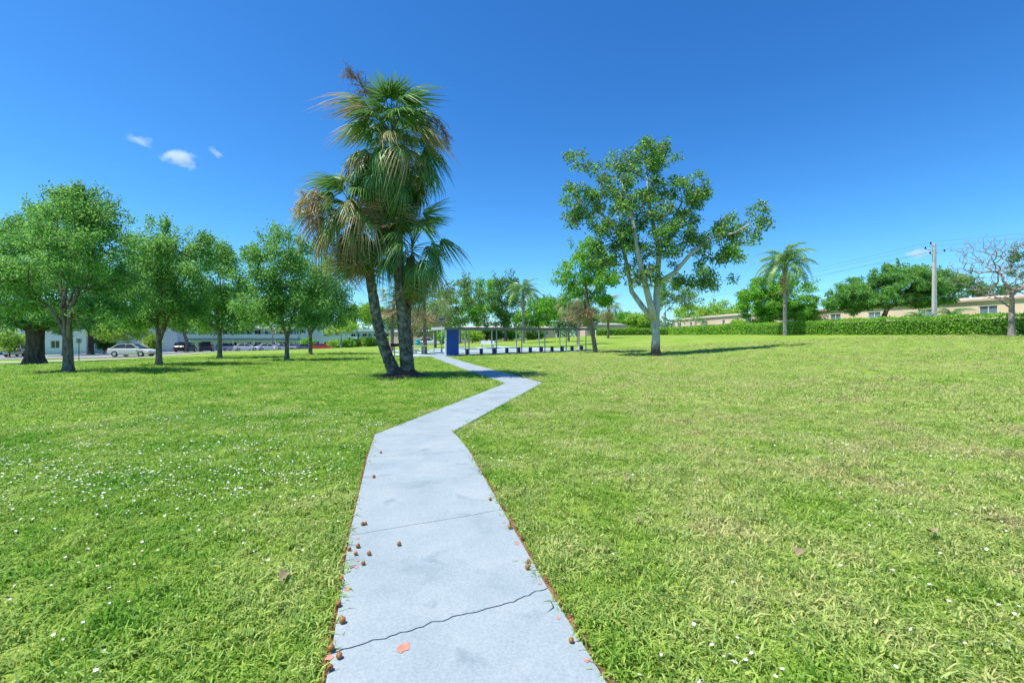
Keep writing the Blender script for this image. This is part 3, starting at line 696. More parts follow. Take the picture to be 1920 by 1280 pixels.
# ---------------------------------------------------------------- palms
def fan_mesh(seed, n=30, L=1.0, pet=1.3, droop=.45, sag=.3, mat='fan_green'):
    """a fan leaf: stalk along +x, then a pleated fan of narrow drooping fingers"""
    r = np.random.default_rng(seed); V = []; Q = []; tipv = []; mi = []
    P = []; k = 6
    for i in range(k+1): t = i/k; P.append(np.array([pet*t, 0, -sag*t*t]))
    for i in range(k):                                   # stalk: a flat three sided bar
        w0, w1 = .03*(1-.5*i/k), .03*(1-.5*(i+1)/k); j = len(V)
        V += [P[i]+(0, w0, 0), P[i]+(0, -w0, 0), P[i]+(0, 0, -w0), P[i+1]+(0, w1, 0), P[i+1]+(0, -w1, 0), P[i+1]+(0, 0, -w1)]
        Q += [(j, j+1, j+4, j+3), (j+1, j+2, j+5, j+4), (j+2, j, j+3, j+5)]; tipv += [0]*6; mi += [1]*3
    hub = P[-1]; slope = math.atan2(-2*sag, pet)
    for f in range(n):
        a = R(-128+256*(f+.5)/n)+r.normal(0, .03); l = L*(1-.32*(abs(a)/2.3)**2)*r.uniform(.85, 1.1)
        d = np.array([math.cos(a), math.sin(a), 0]); s = np.array([-math.sin(a), math.cos(a), 0]); dr = droop*r.uniform(.6, 1.5)
        prev = None
        for q, (t, w) in enumerate(((0, .006), (.32, .028), (.62, .024), (.84, .013), (1.0, .003))):
            ang = slope-.15-.25*abs(math.sin(a))
            z = l*t*math.sin(ang)*max(0.2, math.cos(a))-dr*l*t**2.6+.10*(1-t)*math.sin(a)**2
            c = hub+d*l*t*(1-.30*dr*t*t)+np.array([0, 0, z]); j = len(V)
            V += [c-s*w*L, c+s*w*L+np.array([0, 0, .02*(-1)**f])]; tipv += [t, t]
            if prev is not None: Q.append((prev, j, j+1, prev+1)); mi.append(0)
            prev = j
    me = mesh_np('frond', V, Q, [M[mat], M['petiole']], False, mi)
    at_ = me.attributes.new('tip', 'FLOAT', 'POINT'); at_.data.foreach_set('value', np.array(tipv, np.float32))
    return me
def feather_mesh(seed, L=3.3, n=44, lf=.62, arch=1.0, mat='queen_leaf', wid=.045):
    """a feather leaf: arching midrib with hanging leaflets"""
    r = np.random.default_rng(seed); V = []; Q = []
    def mid(t): return np.array([L*(.92*t-.30*arch*t**3), 0, L*(.30*t-.62*arch*t*t-.1*arch*t**4)])
    for i in range(10):
        a, b = mid(i/10), mid((i+1)/10); w0, w1 = .04*(1-i/11), .04*(1-(i+1)/11); j = len(V)
        V += [a+(0, w0, 0), a-(0, w0, 0), a+(0, 0, -w0), b+(0, w1, 0), b-(0, w1, 0), b+(0, 0, -w1)]
        Q += [(j, j+1, j+4, j+3), (j+1, j+2, j+5, j+4), (j+2, j, j+3, j+5)]
    for i in range(n):
        t = .16+.84*i/n; c = mid(t); tg = mid(min(1, t+.02))-mid(t-.02); tg /= np.linalg.norm(tg)
        for sgn in (-1, 1):
            l = lf*math.sin(math.pi*min(1, .18+.78*t))**.6*r.uniform(.8, 1.15); side = np.array([0, sgn, 0])
            d0 = side*.75+tg*.55+np.array([0, 0, r.normal(.15, .25)]); d1 = d0*.55+np.array([0, 0, -.95])
            p1 = c+d0*l*.45; p2 = p1+d1*l*.6; w = tg*wid*.5; j = len(V)
            V += [c-w, c+w, p1+w, p1-w, p2+w*.25, p2-w*.25]; Q += [(j, j+1, j+2, j+3), (j+3, j+2, j+4, j+5)]
    return mesh_np('frond', V, Q, [M[mat]])
FAN = {'g': [fan_mesh(s, n=34, L=.86, droop=.5+.25*s, pet=1.25) for s in range(3)], 'p': [fan_mesh(10+s, n=34, L=.86, droop=.95+.35*s, sag=.45, pet=1.2, mat='fan_pale') for s in range(2)],
       'd': [fan_mesh(20+s, n=22, droop=1.1, sag=.5, pet=1.0, L=.85, mat='fan_dry') for s in range(2)]}
FANLOW = {'g': [fan_mesh(30+s, n=16, droop=.4+.2*s) for s in range(2)], 'p': [fan_mesh(40, n=16, droop=.8, sag=.45, mat='fan_pale')], 'd': [fan_mesh(41, n=14, droop=1.1, sag=.5, pet=1.0, mat='fan_dry')]}
for dct in (FANLOW,):
    for l_ in dct.values():
        for me in l_: pass
FEA = [feather_mesh(s, arch=.85+.2*s) for s in range(3)]
FEAD = [feather_mesh(9, L=2.6, n=26, lf=.4, arch=1.5, mat='fan_dry')]
def trunk_mesh(pts, rads, mat, seed=0, rings=True):
    """smooth spline through the points with old leaf scars as slight rings"""
    rg = random.Random(seed); P = [Vector(p) for p in pts]; V = []; rr = []
    n = 14
    for i in range(len(P)-1):
        p0 = P[max(i-1, 0)]; p1 = P[i]; p2 = P[i+1]; p3 = P[min(i+2, len(P)-1)]
        for k in range(n):
            t = k/n; q = .5*((2*p1)+(p2-p0)*t+(2*p0-5*p1+4*p2-p3)*t*t+(3*p1-p0-3*p2+p3)*t**3)
            V.append(q); rr.append((rads[i]*(1-t)+rads[i+1]*t)*(1+(rg.uniform(-.06, .06) if rings else 0)))
    V.append(P[-1]); rr.append(rads[-1]); mb = MB(); mb.tube(V, rr, 14); return mb.mesh('trunk', M[mat], True)
def put_frond(parent, me, top, az, el, roll=0, scale=1.0):
    o = bpy.data.objects.new('frond', me); link(o, parent); o.location = top
    o.rotation_euler = (Matrix.Rotation(az, 3, 'Z') @ Matrix.Rotation(-el, 3, 'Y') @ Matrix.Rotation(roll, 3, 'X')).to_euler()
    o.scale = (scale,)*3; return o
def sabal(base, pts, rads, top, label, n=46, seed=1, scale=1.0, lowres=False, group='fan palms', emin=-62, pale=.35, dry=6, bk='palm_bark', hz=.55):
    rg = random.Random(seed); t = empty('sabal_palm', base); tag(t, label, 'palm tree', group)
    link(bpy.data.objects.new('trunk', trunk_mesh(pts, rads, bk, seed)), t); F_ = FANLOW if lowres else FAN; top = Vector(top)
    for i in range(n):
        u = (i+.5)/n; el = 84-(84-emin)*u**.85+rg.uniform(-16, 16); az = i*2.39996+rg.uniform(-.3, .3)
        kind = 'g' if rg.random() > pale*(.3+1.2*u) else 'p'
        put_frond(t, rg.choice(F_[kind]), top+Vector((0, 0, hz*(.5-u))), az, R(el), rg.uniform(-.5, .5), scale*rg.uniform(.68, 1.14))
    for i in range(dry):
        put_frond(t, rg.choice(F_['d']), top-Vector((0, 0, hz*.6+.1*rg.random())), i*2.4+rg.uniform(-.4, .4), R(rg.uniform(-88, -62)), rg.uniform(-.4, .4), scale*rg.uniform(.8, 1.05))
    return t
def flower_stalk(parent, origin, path, mat, seed, twigs=60, tl=.5, r0=.022, droop=.2):
    """a branched flower stalk of thin twigs along a curved stem"""
    rg = random.Random(seed); mb = MB(); P = [Vector(p) for p in path]; mb.tube(P, [r0*(1-.75*i/(len(P)-1)) for i in range(len(P))], 5)
    for i in range(twigs):
        u = .25+.75*(i/twigs); f = u*(len(P)-1); a = int(min(f, len(P)-2)); p = P[a].lerp(P[a+1], f-a)
        d = (P[a+1]-P[a]).normalized()*.8+Vector((rg.gauss(0, 1), rg.gauss(0, 1), rg.gauss(0, 1)))*.75; d.normalize()
        l = tl*rg.uniform(.5, 1.2)*(1.15-u*.6); q = p+d*l*.5+Vector((0, 0, -droop*l*.2)); e = p+d*l+Vector((0, 0, -droop*l))
        mb.tube([p, q, e], [.012, .01, .006], 3, False)
        for k in range(4):
            c = p.lerp(e, rg.uniform(.3, 1)); g = c+Vector((rg.gauss(0, 1), rg.gauss(0, 1), rg.gauss(0, .8)-droop))*l*.22
            mb.tube([c, g], [.008, .005], 3, False)
    o = mb.build('flower_stalk', M[mat], parent); o.location = origin; return o
pb = hit(752, 707); pd_ = pb.y; pk = pd_/F
def pl(px, py, dy=0): return Vector(((px-960)*pk-pb.x, dy, zof(py, pd_)-pb.z))
A = sabal(pb, [pl(752, 716), pl(740, 699), pl(722, 655), pl(708, 605), pl(698, 545), pl(686, 475), pl(668, 415)], [.33, .25, .205, .19, .18, .17, .15],
          pl(666, 412), 'leaning fan palm with broad tan-tipped head and bushy old flower stalk', 80, 3, .98, emin=-74, pale=.45, dry=10)
flower_stalk(A, pl(652, 400, -1.5), [(0, 0, 0), (-.3, -.2, .22), (-.6, -.4, .2), (-.8, -.5, -.1), (-.9, -.6, -.5)], 'stalk_gold', 4, 80, .7, .025, .5)
flower_stalk(A, pl(640, 400, -1.6), [(0, 0, 0), (-.1, -.2, .1), (-.2, -.3, -.2), (-.25, -.35, -.7)], 'stalk', 5, 70, .7, .025, 1.0)
B = sabal(pb, [pl(768, 712), pl(764, 695), pl(758, 640), pl(753, 580), pl(748, 500), pl(744, 420), pl(740, 350), pl(737, 300)],
          [.36, .26, .215, .2, .19, .175, .16, .14], pl(736, 290), 'tallest fan palm with upright trunk and dead flower stalk above its head', 130, 7, .98, emin=-80, pale=.25, dry=5, hz=1.9)
flower_stalk(B, pl(722, 245, -.3), [(0, 0, 0), (-.25, 0, .7), (-.6, 0, 1.3), (-.95, 0, 1.75), (-1.3, 0, 2.1)], 'stalk_dark', 8, 90, .75, .035, 0)
flower_stalk(B, pl(775, 240, -.5), [(0, 0, 0), (.5, 0, .25), (.95, 0, .1), (1.25, 0, -.35), (1.35, 0, -.7)], 'stalk_dark', 9, 70, .5, .028, .6)
C_ = sabal(pb, [pl(764, 708)+Vector((0, .5, 0)), pl(762, 690)+Vector((0, .5, 0)), pl(757, 600)+Vector((0, .5, 0)), pl(762, 480)+Vector((.1, .3, 0))], [.26, .2, .17, .15],
           pl(764, 470)+Vector((.15, .1, 0)), 'shortest fan palm tucked behind the upright palm trunk', 44, 12, .88, emin=-80, pale=.25, dry=3, hz=.5)
# root mound and mulch at the palms' foot
mb = MB(); rr0 = random.Random(2); prof = [(1.12, -.03), (.95, .06), (.7, .12), (.5, .2), (.34, .34), (.1, .38)]
mb.lathe(prof, 22); mb.v = [(x*(1+rr0.uniform(-.1, .1)), y*.75*(1+rr0.uniform(-.1, .1)), z*(1+rr0.uniform(-.15, .15))) for x, y, z in mb.v]
o = mb.build('mulch_mound', M['mulch'], None, True, pb+Vector((.12, .05, 0))); tag(o, 'dark mound of mulch and roots at the foot of the palm clump', 'mulch')

# ---------------------------------------------------------------- shelter
sh = empty('shelter', (S0.x, S0.y, g1(S0.x, S0.y)), math.atan2(U.y, U.x)); tag(sh, 'long open shelter with flat grey roof, blue end wall and bench', 'shelter')
zl, zr = .04, g1(*(S0+U*17)[:])-g1(*S0[:])+.04
def sz(t): return zl+(zr-zl)*t/17
def slab_part(name, t0, t1, w0, w1, z0, z1, mat, parent=None, bev=.01):
    mb = MB(); p = [(t0, w0), (t1, w0), (t1, w1), (t0, w1)]
    n = len(mb.v); mb.v += [(a, b_, sz(a)+z0) for a, b_ in p]+[(a, b_, sz(a)+z1) for a, b_ in p]
    for f in ((0,3,2,1),(4,5,6,7),(0,1,5,4),(1,2,6,5),(2,3,7,6),(3,0,4,7)): mb.f.append(f); mb.m.append(0)
    o = mb.build(name, mat, parent or sh)
    if bev: bevel(o, bev)
    return o
roof = slab_part('roof', -.3, 17.6, -.35, 1.7, 2.2, 2.26, M['shelter_roof'])
slab_part('fascia', -.33, 17.63, -.4, -.353, 2.06, 2.28, M['shelter_roof'], roof); slab_part('fascia', -.33, 17.63, 1.703, 1.75, 2.06, 2.28, M['post_grey'], roof)
slab_part('fascia', -.38, -.333, -.4, 1.75, 2.06, 2.28, M['post_grey'], roof)
slab_part('beam', -.28, 17.5, .02, .12, 2.08, 2.197, M['shelter_under'], roof); slab_part('beam', -.28, 17.5, 1.5, 1.6, 2.08, 2.197, M['shelter_under'], roof)
# blue end box of vertical boards
for k in range(9): slab_part('board', .03+k*.125, .145+k*.125, -.06+.004*(k % 2), -.02, .03, 2.07, M['royal_blue'])
slab_part('end_wall', -.04, 1.2, -.018, .1, .02, 2.07, M['royal_blue']); slab_part('corner_board', -.1, .027, -.075, .03, .0, 2.07, M['white_paint'])
slab_part('post', -.28, -.21, 1.5, 1.57, -.05, 2.08, M['post_grey'])
for k in range(6): slab_part('post', 2.2+k*2.85, 2.28+k*2.85, .03, .11, -.05, 2.08, M['post_grey'])
for k in range(6): slab_part('post', 2.75+k*2.85, 2.84+k*2.85, 1.5, 1.59, -.05, 2.08, M['white_paint'])
bn = slab_part('bench_seat', 1.25, 17.2, 1.1, 1.48, .42, .47, M['post_grey'])
for k in range(12): slab_part('bench_leg', 1.39+k*1.425, 1.54+k*1.425, 1.12, 1.46, -.03, .417, M['navy'], bn)
# bench with a back beyond the courts
def small(name, loc, rz, label, cat, group=None): t = empty(name, loc, rz); tag(t, label, cat, group); return t
p = at(914, 56); t = small('park_bench', p, R(-6), 'pale bench with a slatted back on the grass beyond the shuffleboard courts', 'bench')
for k in range(3): MB().box(-.85, .85, .18+.02*k, .21+.02*k, .52+k*.14, .63+k*.14).build('back_slat', M['white_paint'], t)
for k in range(3): MB().box(-.85, .85, -.25+k*.14, -.13+k*.14, .42, .455).build('seat_slat', M['white_paint'], t)
for x in (-.7, .7): MB().box(x-.04, x+.04, -.22, .16, 0, .417).box(x-.04, x+.04, .165, .178+.05, 0, .5).build('leg', M['post_grey'], t)
# round concrete table and bench on the pad
p = at(783, 40.5); t = small('picnic_table', p, R(20), 'weathered concrete picnic table by the thin palm trunk', 'table')
bevel(MB().box(-.8, .8, -.4, .4, .68, .77).build('table_top', M['concrete'], t), .02)
for x in (-.5, .5): bevel(MB().box(x-.13, x+.13, -.27, .27, 0, .678).build('pedestal', M['concrete'], t), .02)
p = at(768, 39.7); t = small('concrete_bench', p, R(20), 'low concrete bench beside the concrete picnic table', 'bench')
bevel(MB().box(-.8, .8, -.16, .16, .38, .45).build('seat', M['concrete'], t), .015)
for x in (-.55, .55): bevel(MB().box(x-.09, x+.09, -.13, .13, 0, .378).build('leg', M['concrete'], t), .01)
# charcoal grill on a post
p = at(740, 36); t = small('park_grill', p, R(10), 'black charcoal grill on a thin post between the palm trunks', 'grill')
MB().tube([(0, 0, -.1), (0, 0, .8)], .035, 8).build('post', M['black_metal'], t)
fb = MB().box(-.3, .3, -.2, .2, .8, .83).box(-.3, -.27, -.2, .2, .83, 1.04).box(.27, .3, -.2, .2, .83, 1.04).box(-.27, .27, .17, .2, .83, 1.04).build('firebox', M['black_metal'], t)
g_ = MB()
for k in range(9): g_.box(-.24+k*.055, -.225+k*.055, -.2, .165, .95, .965)
g_.build('grate', M['black_metal'], t)
# lamp post behind the shelter
def lamp(p, h, label):
    t = small('lamp_post', p, 0, label, 'lamp post', 'lamp posts round the courts'); MB().lathe([(.09, -.1), (.08, .3), (.055, .5), (.05, h-.45)], 12).build('pole', M['concrete'], t, True)
    MB().lathe([(.07, h-.45), (.2, h-.35), (.24, h-.1), (.22, h-.08)], 12).build('lantern', M['window_pale'], t, True); MB().lathe([(.32, h-.079), (.3, h), (.06, h+.1)], 12).build('cap', M['shelter_under'], t, True)
lamp(at(828, 43), 3.3, 'lamp post with a dark cap rising behind the blue shelter wall')
lamp(at(1117, 52), 2.9, 'lamp post beyond the open end of the shelter')

# ---------------------------------------------------------------- middle-distance palms and the leafy palm
def sab_px(px, d, top_py, label, seed, scale=1.0, lean=0.0, n=34, r=.17, dry=8, group='fan palms beside the courts', bk='thin_bark'):
    b = at(px, d); h = zof(top_py, d)-b.z
    return sabal(b, [(0, 0, -.2), (0, 0, .2), (lean*.3, 0, h*.35), (lean*.7, 0, h*.7), (lean, 0, h)], [r*1.5, r*1.15, r, r*.95, r*.8], (lean, 0, h), label, n, seed, scale, True, group, -70, .6, dry, bk)
sab_px(797, 41, 560, 'slender fan palm beside the concrete picnic table', 41, .95, -.1)
sab_px(816, 58, 575, 'fan palm with two thin neighbours left of the lamp post', 42, 1.1)
sab_px(773, 70, 592, 'low fan palm behind the upright palm trunk, near the turquoise drum', 43, 1.1)
sab_px(735, 48, 560, 'fan palm with a brown skirt of dead leaves between the big palm trunks', 44, .95, .2, 26, .16, 22)
sab_px(1140, 82, 572, 'lone fan palm in front of the pink house', 45, 1.25, .1, 36, .2)
sab_px(1084, 60, 556, 'fan palm just beyond the open end of the shelter', 46, 1.1, .1, 30, .18, 14)
sab_px(1066, 72, 572, 'thin fan palm standing behind the shelter roof', 47, 1.1, 0, 28, .17, 12)
# palm overgrown by a leafy strangler
b = hit(1115, 661); d = b.y; k_ = d/F
def lp2(px, py, r, dy=0): return ((px-960)*k_-b.x, dy, zof(py, d)-b.z, r)
t = make_tree('strangler_fig', b, px_lobes(d, b, [(1085, 500, 38, 38), (1120, 520, 38, 55), (1062, 525, 22, 25), (1100, 470, 32, 22), (1138, 540, 22, 38), (1075, 550, 22, 20)]),
          tr(lp2(1117, 668, .3), lp2(1116, 655, .22), lp2(1112, 630, .19), lp2(1105, 590, .18), lp2(1100, 560, .17), lp2(1098, 530, .12)),
          'leaning trunk with dense bright fig foliage and hanging palm skirt at the shelter end', 'tree', None, 'bright_leaf', 'thin_bark', 95, 95, .55, .24, .13, seed=48, start=4, droop=.4, wisps=4)
rg = random.Random(4)
for i in range(20): put_frond(t, rg.choice(FANLOW['d' if i % 3 else 'p']), Vector(lp2(1098, 560, 0)[:3]), i*2.4, R(rg.uniform(-85, -45)), 0, rg.uniform(.8, 1.1))
def queen(px, d, top_py, label, seed, scale=1.0, n=22, r=.17, dead=4):
    b = at(px, d); h = zof(top_py, d)-b.z; rg = random.Random(seed); t = empty('queen_palm', b); tag(t, label, 'palm tree', 'feather palms')
    link(bpy.data.objects.new('trunk', trunk_mesh([(0, 0, -.2), (.02, 0, .3), (0, 0, h*.4), (.05, 0, h*.75), (0, 0, h)], [r*1.5, r*1.1, r, r*.9, r*.75], 'grey_bark', seed)), t)
    link(bpy.data.objects.new('crownshaft', trunk_mesh([(0, 0, h-.35), (0, 0, h+.2), (0, 0, h+.8)], [r*1.2, r*1.5, r*.5], 'thin_bark', seed)), t)
    for i in range(n):
        u = (i+.5)/n; put_frond(t, rg.choice(FEA), Vector((0, 0, h+.5-.5*u)), i*2.39996+rg.uniform(-.2, .2), R(72-85*u+rg.uniform(-8, 8)), rg.uniform(-.3, .3), scale*rg.uniform(.85, 1.1))
    for i in range(dead): put_frond(t, FEAD[0], Vector((0, 0, h-.2)), i*1.9+.6, R(rg.uniform(-75, -55)), 0, scale)
    return t
queen(1472, 55, 508, 'feather palm with drooping fronds in front of the clipped hedge', 51, 1.5, 30, .22, 6)
queen(981, 72, 556, 'tall feather palm with pale trunk behind the shelter roof', 52, 1.3, 28, .19, 5)

# ---------------------------------------------------------------- hedge
def hedge_run(parent, a, b, w, h, seed, L=.17):
    a, b = Vector(a), Vector(b); n = max(2, int((b-a).length/1.0)); t = (b-a).normalized(); s = Vector((-t.y, t.x)); mb = MB(); rg = random.Random(seed); V = []; 
    rows = []
    for i in range(n+1):
        p = a.lerp(b, i/n); row = []
        for k, (o_, z_) in enumerate(((-.5, -.1), (-.5, .6), (-.44, .92), (0, .97), (.44, .92), (.5, .6), (.5, -.1))):
            q = p+s*o_*w*.78*rg.uniform(.93, 1.03); row.append((q.x, q.y, g1(q.x, q.y)+z_*h*.88))
        rows.append(row)
    for r0, r1 in zip(rows[:-1], rows[1:]):
        for k in range(6): mb.face([r0[k], r0[k+1], r1[k+1], r1[k]])
    mb.face(rows[0]); mb.face(rows[-1][::-1])
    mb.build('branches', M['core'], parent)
    rs = np.random.default_rng(seed); ln = (b-a).length; m = int(ln*(2*h+w)*(150 if L < .25 else 60)); u = rs.uniform(0, ln, m); f = rs.uniform(0, 2*h+w, m)
    off = np.where(f < h, -w/2, np.where(f < 2*h, w/2, f-2*h-w/2)); zz = np.where(f < h, f, np.where(f < 2*h, f-h, h))
    zz = zz+rs.normal(0, .05, m)+np.where(zz > h*.9, .05*np.sin(u*.9)+.04*np.sin(u*2.3), 0); off = off+rs.normal(0, .06, m)
    C = np.stack([a.x+t.x*u+s.x*off, a.y+t.y*u+s.y*off, np.zeros(m)], 1); C[:, 2] = gz(C[:, 0], C[:, 1])+np.maximum(zz, .03)
    V, Q = leaves_np(rs, C, 1, .05, L, L*.6, -.3)
    link(bpy.data.objects.new('foliage', mesh_np('foliage', V, Q, [M['hedge_leaf']])), parent)
hg = empty('hedge', (0, 0, 0)); tag(hg, 'long clipped light green hedge along the back of the right lawn', 'hedge')
hp = [(40.5, 27), (37.6, 35), (35.2, 46), (35.2, 67), (37.2, 107), (19, 108.5)]
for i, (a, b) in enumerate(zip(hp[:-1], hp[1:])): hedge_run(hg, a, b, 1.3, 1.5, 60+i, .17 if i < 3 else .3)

# ---------------------------------------------------------------- buildings
def wall_open(parent, x0, x1, z0, z1, y, ops, mat, th=.22, frame='white_paint', pane='window', name='wall'):
    """wall in the local xz plane facing -y, with real openings; each opening gets frame and recessed pane"""
    xs = sorted({x0, x1} | {o[0] for o in ops} | {o[1] for o in ops}); zs = sorted({z0, z1} | {o[2] for o in ops} | {o[3] for o in ops}); mb = MB()
    for xa, xb in zip(xs[:-1], xs[1:]):
        run = None
        for za, zb in zip(zs[:-1], zs[1:]):
            cx, cz = (xa+xb)/2, (za+zb)/2
            solid_ = not any(o[0] < cx < o[1] and o[2] < cz < o[3] for o in ops)
            if solid_: run = (run[0], zb) if run else (za, zb)
            if (not solid_) and run: mb.box(xa, xb, y, y+th, *run); run = None
        if run: mb.box(xa, xb, y, y+th, *run)
    w = mb.build(name, mat, parent)
    for o in ops:
        pn = o[4] if len(o) > 4 else pane; xa, xb, za, zb = o[:4]; f = .06
        wd = MB().box(xa+.001, xb-.001, y+.06, y+.12, za+.001, za+f).box(xa+.001, xb-.001, y+.06, y+.12, zb-f, zb-.001).box(xa+.001, xa+f, y+.06, y+.12, za+f, zb-f).box(xb-f, xb-.001, y+.06, y+.12, za+f, zb-f)
        if xb-xa > 1.0: wd.box((xa+xb)/2-.03, (xa+xb)/2+.03, y+.06, y+.12, za+f, zb-f)
        wo_ = wd.build('window' if pn.startswith('window') else 'door', M[frame], parent)
        MB().box(xa+.01, xb-.01, y+.13, y+.16, za+.01, zb-.01).build('pane' if pn.startswith('window') else 'leaf', M[pn], wo_)
    return w
def building(name, p0, p1, depth, label, cat='building', group=None):
    """local x runs from p0 to p1 (seen left to right), local -y faces the viewer"""
    a, b = Vector(p0), Vector(p1); e = empty(name, (a.x, a.y, min(g1(*a), g1(*b))), math.atan2(b.y-a.y, b.x-a.x)); tag(e, label, cat, group); return e, (b-a).length
# long two-storey building with galleries behind the parking lot
e, L_ = building('apartment_block', (-90, 112), (-53, 113), 10, 'long pale blue two-storey block with ribbed gallery rail behind the parked cars')
ops = []
for k in range(6):
    x = 1.5+k*6.0; ops += [(x, x+1.7, 1.0, 2.2), (x+2.6, x+3.5, .06, 2.1, 'panel_blue' if k == 4 else 'window_pale'), (x+4.1, x+5.3, 1.0, 2.2)]
wall_open(e, 0, L_, -.8, 2.75, 1.3, ops, M['pale_blue_wall'])
wall_open(e, 0, L_, 3.05, 5.5, 1.3, [(o[0], o[1], o[2]+2.95, o[3]+3.0)+tuple(o[4:]) for o in ops], M['pale_blue_wall'])
MB().box(-.2, L_+.2, -.1, 1.295, 2.76, 3.04).build('gallery_floor', M['band_blue'], e)
rl = MB().box(-.1, L_+.1, 0, .06, 4.08, 4.16).build('gallery_rail', M['white_paint'], e)
for k in range(int(L_/.42)): MB().box(k*.42, k*.42+.35, .012, .045, 3.06, 4.075).build('rail_panel', M['white_wall'], rl)
for k in range(8): MB().box(k*5.2, k*5.2+.16, .07, .23, -.8, 2.755).box(k*5.2, k*5.2+.16, .07, .23, 3.045, 5.5).build('post', M['white_paint'], e)
MB().box(-.6, L_+.6, -.5, 11, 5.52, 5.85).build('roof', M['white_wall'], e)
MB().box(0, .2, 1.53, 10.5, -.8, 5.5).box(L_-.2, L_, 1.53, 10.5, -.8, 5.5).box(.2, L_-.2, 10.3, 10.5, -.8, 5.5).build('side_wall', M['pale_blue_wall'], e)
# stair tower and end block
e, L_ = building('apartment_block', (-53.5, 114.5), (-43, 117.3), 9, 'white end block with stair tower and deep blue doors behind the red car')
wall_open(e, 0, 2.2, -.8, 6.6, -1.2, [(.7, 1.5, 4.2, 5.2)], M['white_wall'])
wall_open(e, 2.2, L_, -.8, 5.6, 0, [(3.4, 4.7, .05, 2.1, 'panel_blue'), (5.6, 7.0, 3.4, 4.6, 'panel_blue'), (5.8, 6.9, 1.0, 2.0), (8.2, 9.8, .9, 2.2, 'panel_blue'), (8.4, 9.4, 3.7, 4.8)], M['white_wall'])
MB().box(0, .2, -.97, 9, -.8, 6.6).box(2.0, 2.2, -.97, -.003, -.8, 6.6).box(L_-.2, L_, .225, 9, -.8, 5.6).build('side_wall', M['white_wall'], e); MB().box(-.3, 2.4, -1.5, 9, 6.62, 6.85).box(2.403, L_+.3, -.4, 9, 5.62, 5.85).build('roof', M['white_wall'], e)
# three-storey block further off
e, L_ = building('apartment_block', (-62, 172), (-40, 177), 12, 'three-storey pale block with blue floor bands seen between the palm trunks')
for s in range(3):
    z = s*2.9; x0 = 0 if s < 2 else 11
    wall_open(e, x0, L_, z-.9*(s == 0), z+2.55, 0, [(x, x+1.5, z+.9, z+2.1) for x in np.arange(x0+1.2, L_-2, 4.1)]+[(x+2.1, x+3.0, z+.06, z+2.1, 'panel_blue') for x in np.arange(x0+1.2, L_-4, 4.1)], M['white_wall'])
    MB().box(x0-.3, L_+.3, -1.4, .2, z+2.56, z+2.84).build('gallery_floor', M['band_blue'], e)
    if s < 2: MB().box(x0-.2, L_+.2, -1.38, -1.3, z+2.845, z+3.85).build('gallery_rail', M['white_wall'], e)
MB().box(-.3, 10.6, .23, 12, 5.46, 5.75).box(10.7, L_+.4, .23, 12, 8.36, 8.75).build('roof', M['white_wall'], e); MB().box(0, .2, .23, 11.8, -.9, 5.45).box(L_-.2, L_, .23, 11.8, -.9, 8.35).box(11, 11.2, .23, 11.8, 5.76, 8.35).build('side_wall', M['white_wall'], e)
# white gable-end building behind the sedan
e, L_ = building('white_building', (-71.5, 87), (-66.2, 90), 14, 'white plain end wall with tall narrow windows behind the silver sedan')
wall_open(e, 0, L_, -.6, 5.2, 0, [(1.1, 1.75, 1.0, 3.6), (2.6, 3.25, 1.0, 3.6)], M['white_wall']); MB().box(0, .22, .223, 14, -.6, 5.2).box(L_-.22, L_, .223, 14, -.6, 5.2).build('side_wall', M['white_wall'], e)
MB().box(-.4, L_+.4, -.4, 14.3, 5.22, 5.5).build('roof', M['roof_grey'], e)
# building beyond the road, far left
e, L_ = building('apartment_block', (-92, 66), (-65.5, 70), 12, 'pale building with a tall bright blue panel beyond the road and the thick trunk')
wall_open(e, 0, L_, -.5, 5.4, 0, [(2, 3.6, 1, 2.2), (2, 3.6, 3.7, 4.9), (7, 8.6, 1, 2.2), (7, 8.6, 3.7, 4.9), (11.5, 13, 3.7, 4.9), (19.2, 20.2, .1, 2.2, 'panel_blue'), (22, 23.2, 1.1, 2.3), (22, 23.2, 3.7, 4.8)], M['white_wall'])
MB().box(14.3, 18.2, -.06, -.003, -.3, 2.75).build('wall_panel', M['panel_blue'], e); MB().box(18.25, 18.6, -.12, -.003, -.5, 5.4).build('pilaster', M['white_paint'], e)
MB().box(0, 14.25, -1.2, -.003, 2.78, 3.0).build('gallery_floor', M['band_blue'], e); MB().box(-.4, L_+.4, -1.3, 12, 5.42, 5.7).build('roof', M['white_wall'], e)
MB().box(L_-.2, L_, .223, 11.9, -.5, 5.4).box(0, .2, .223, 11.9, -.5, 5.4).build('side_wall', M['white_wall'], e)
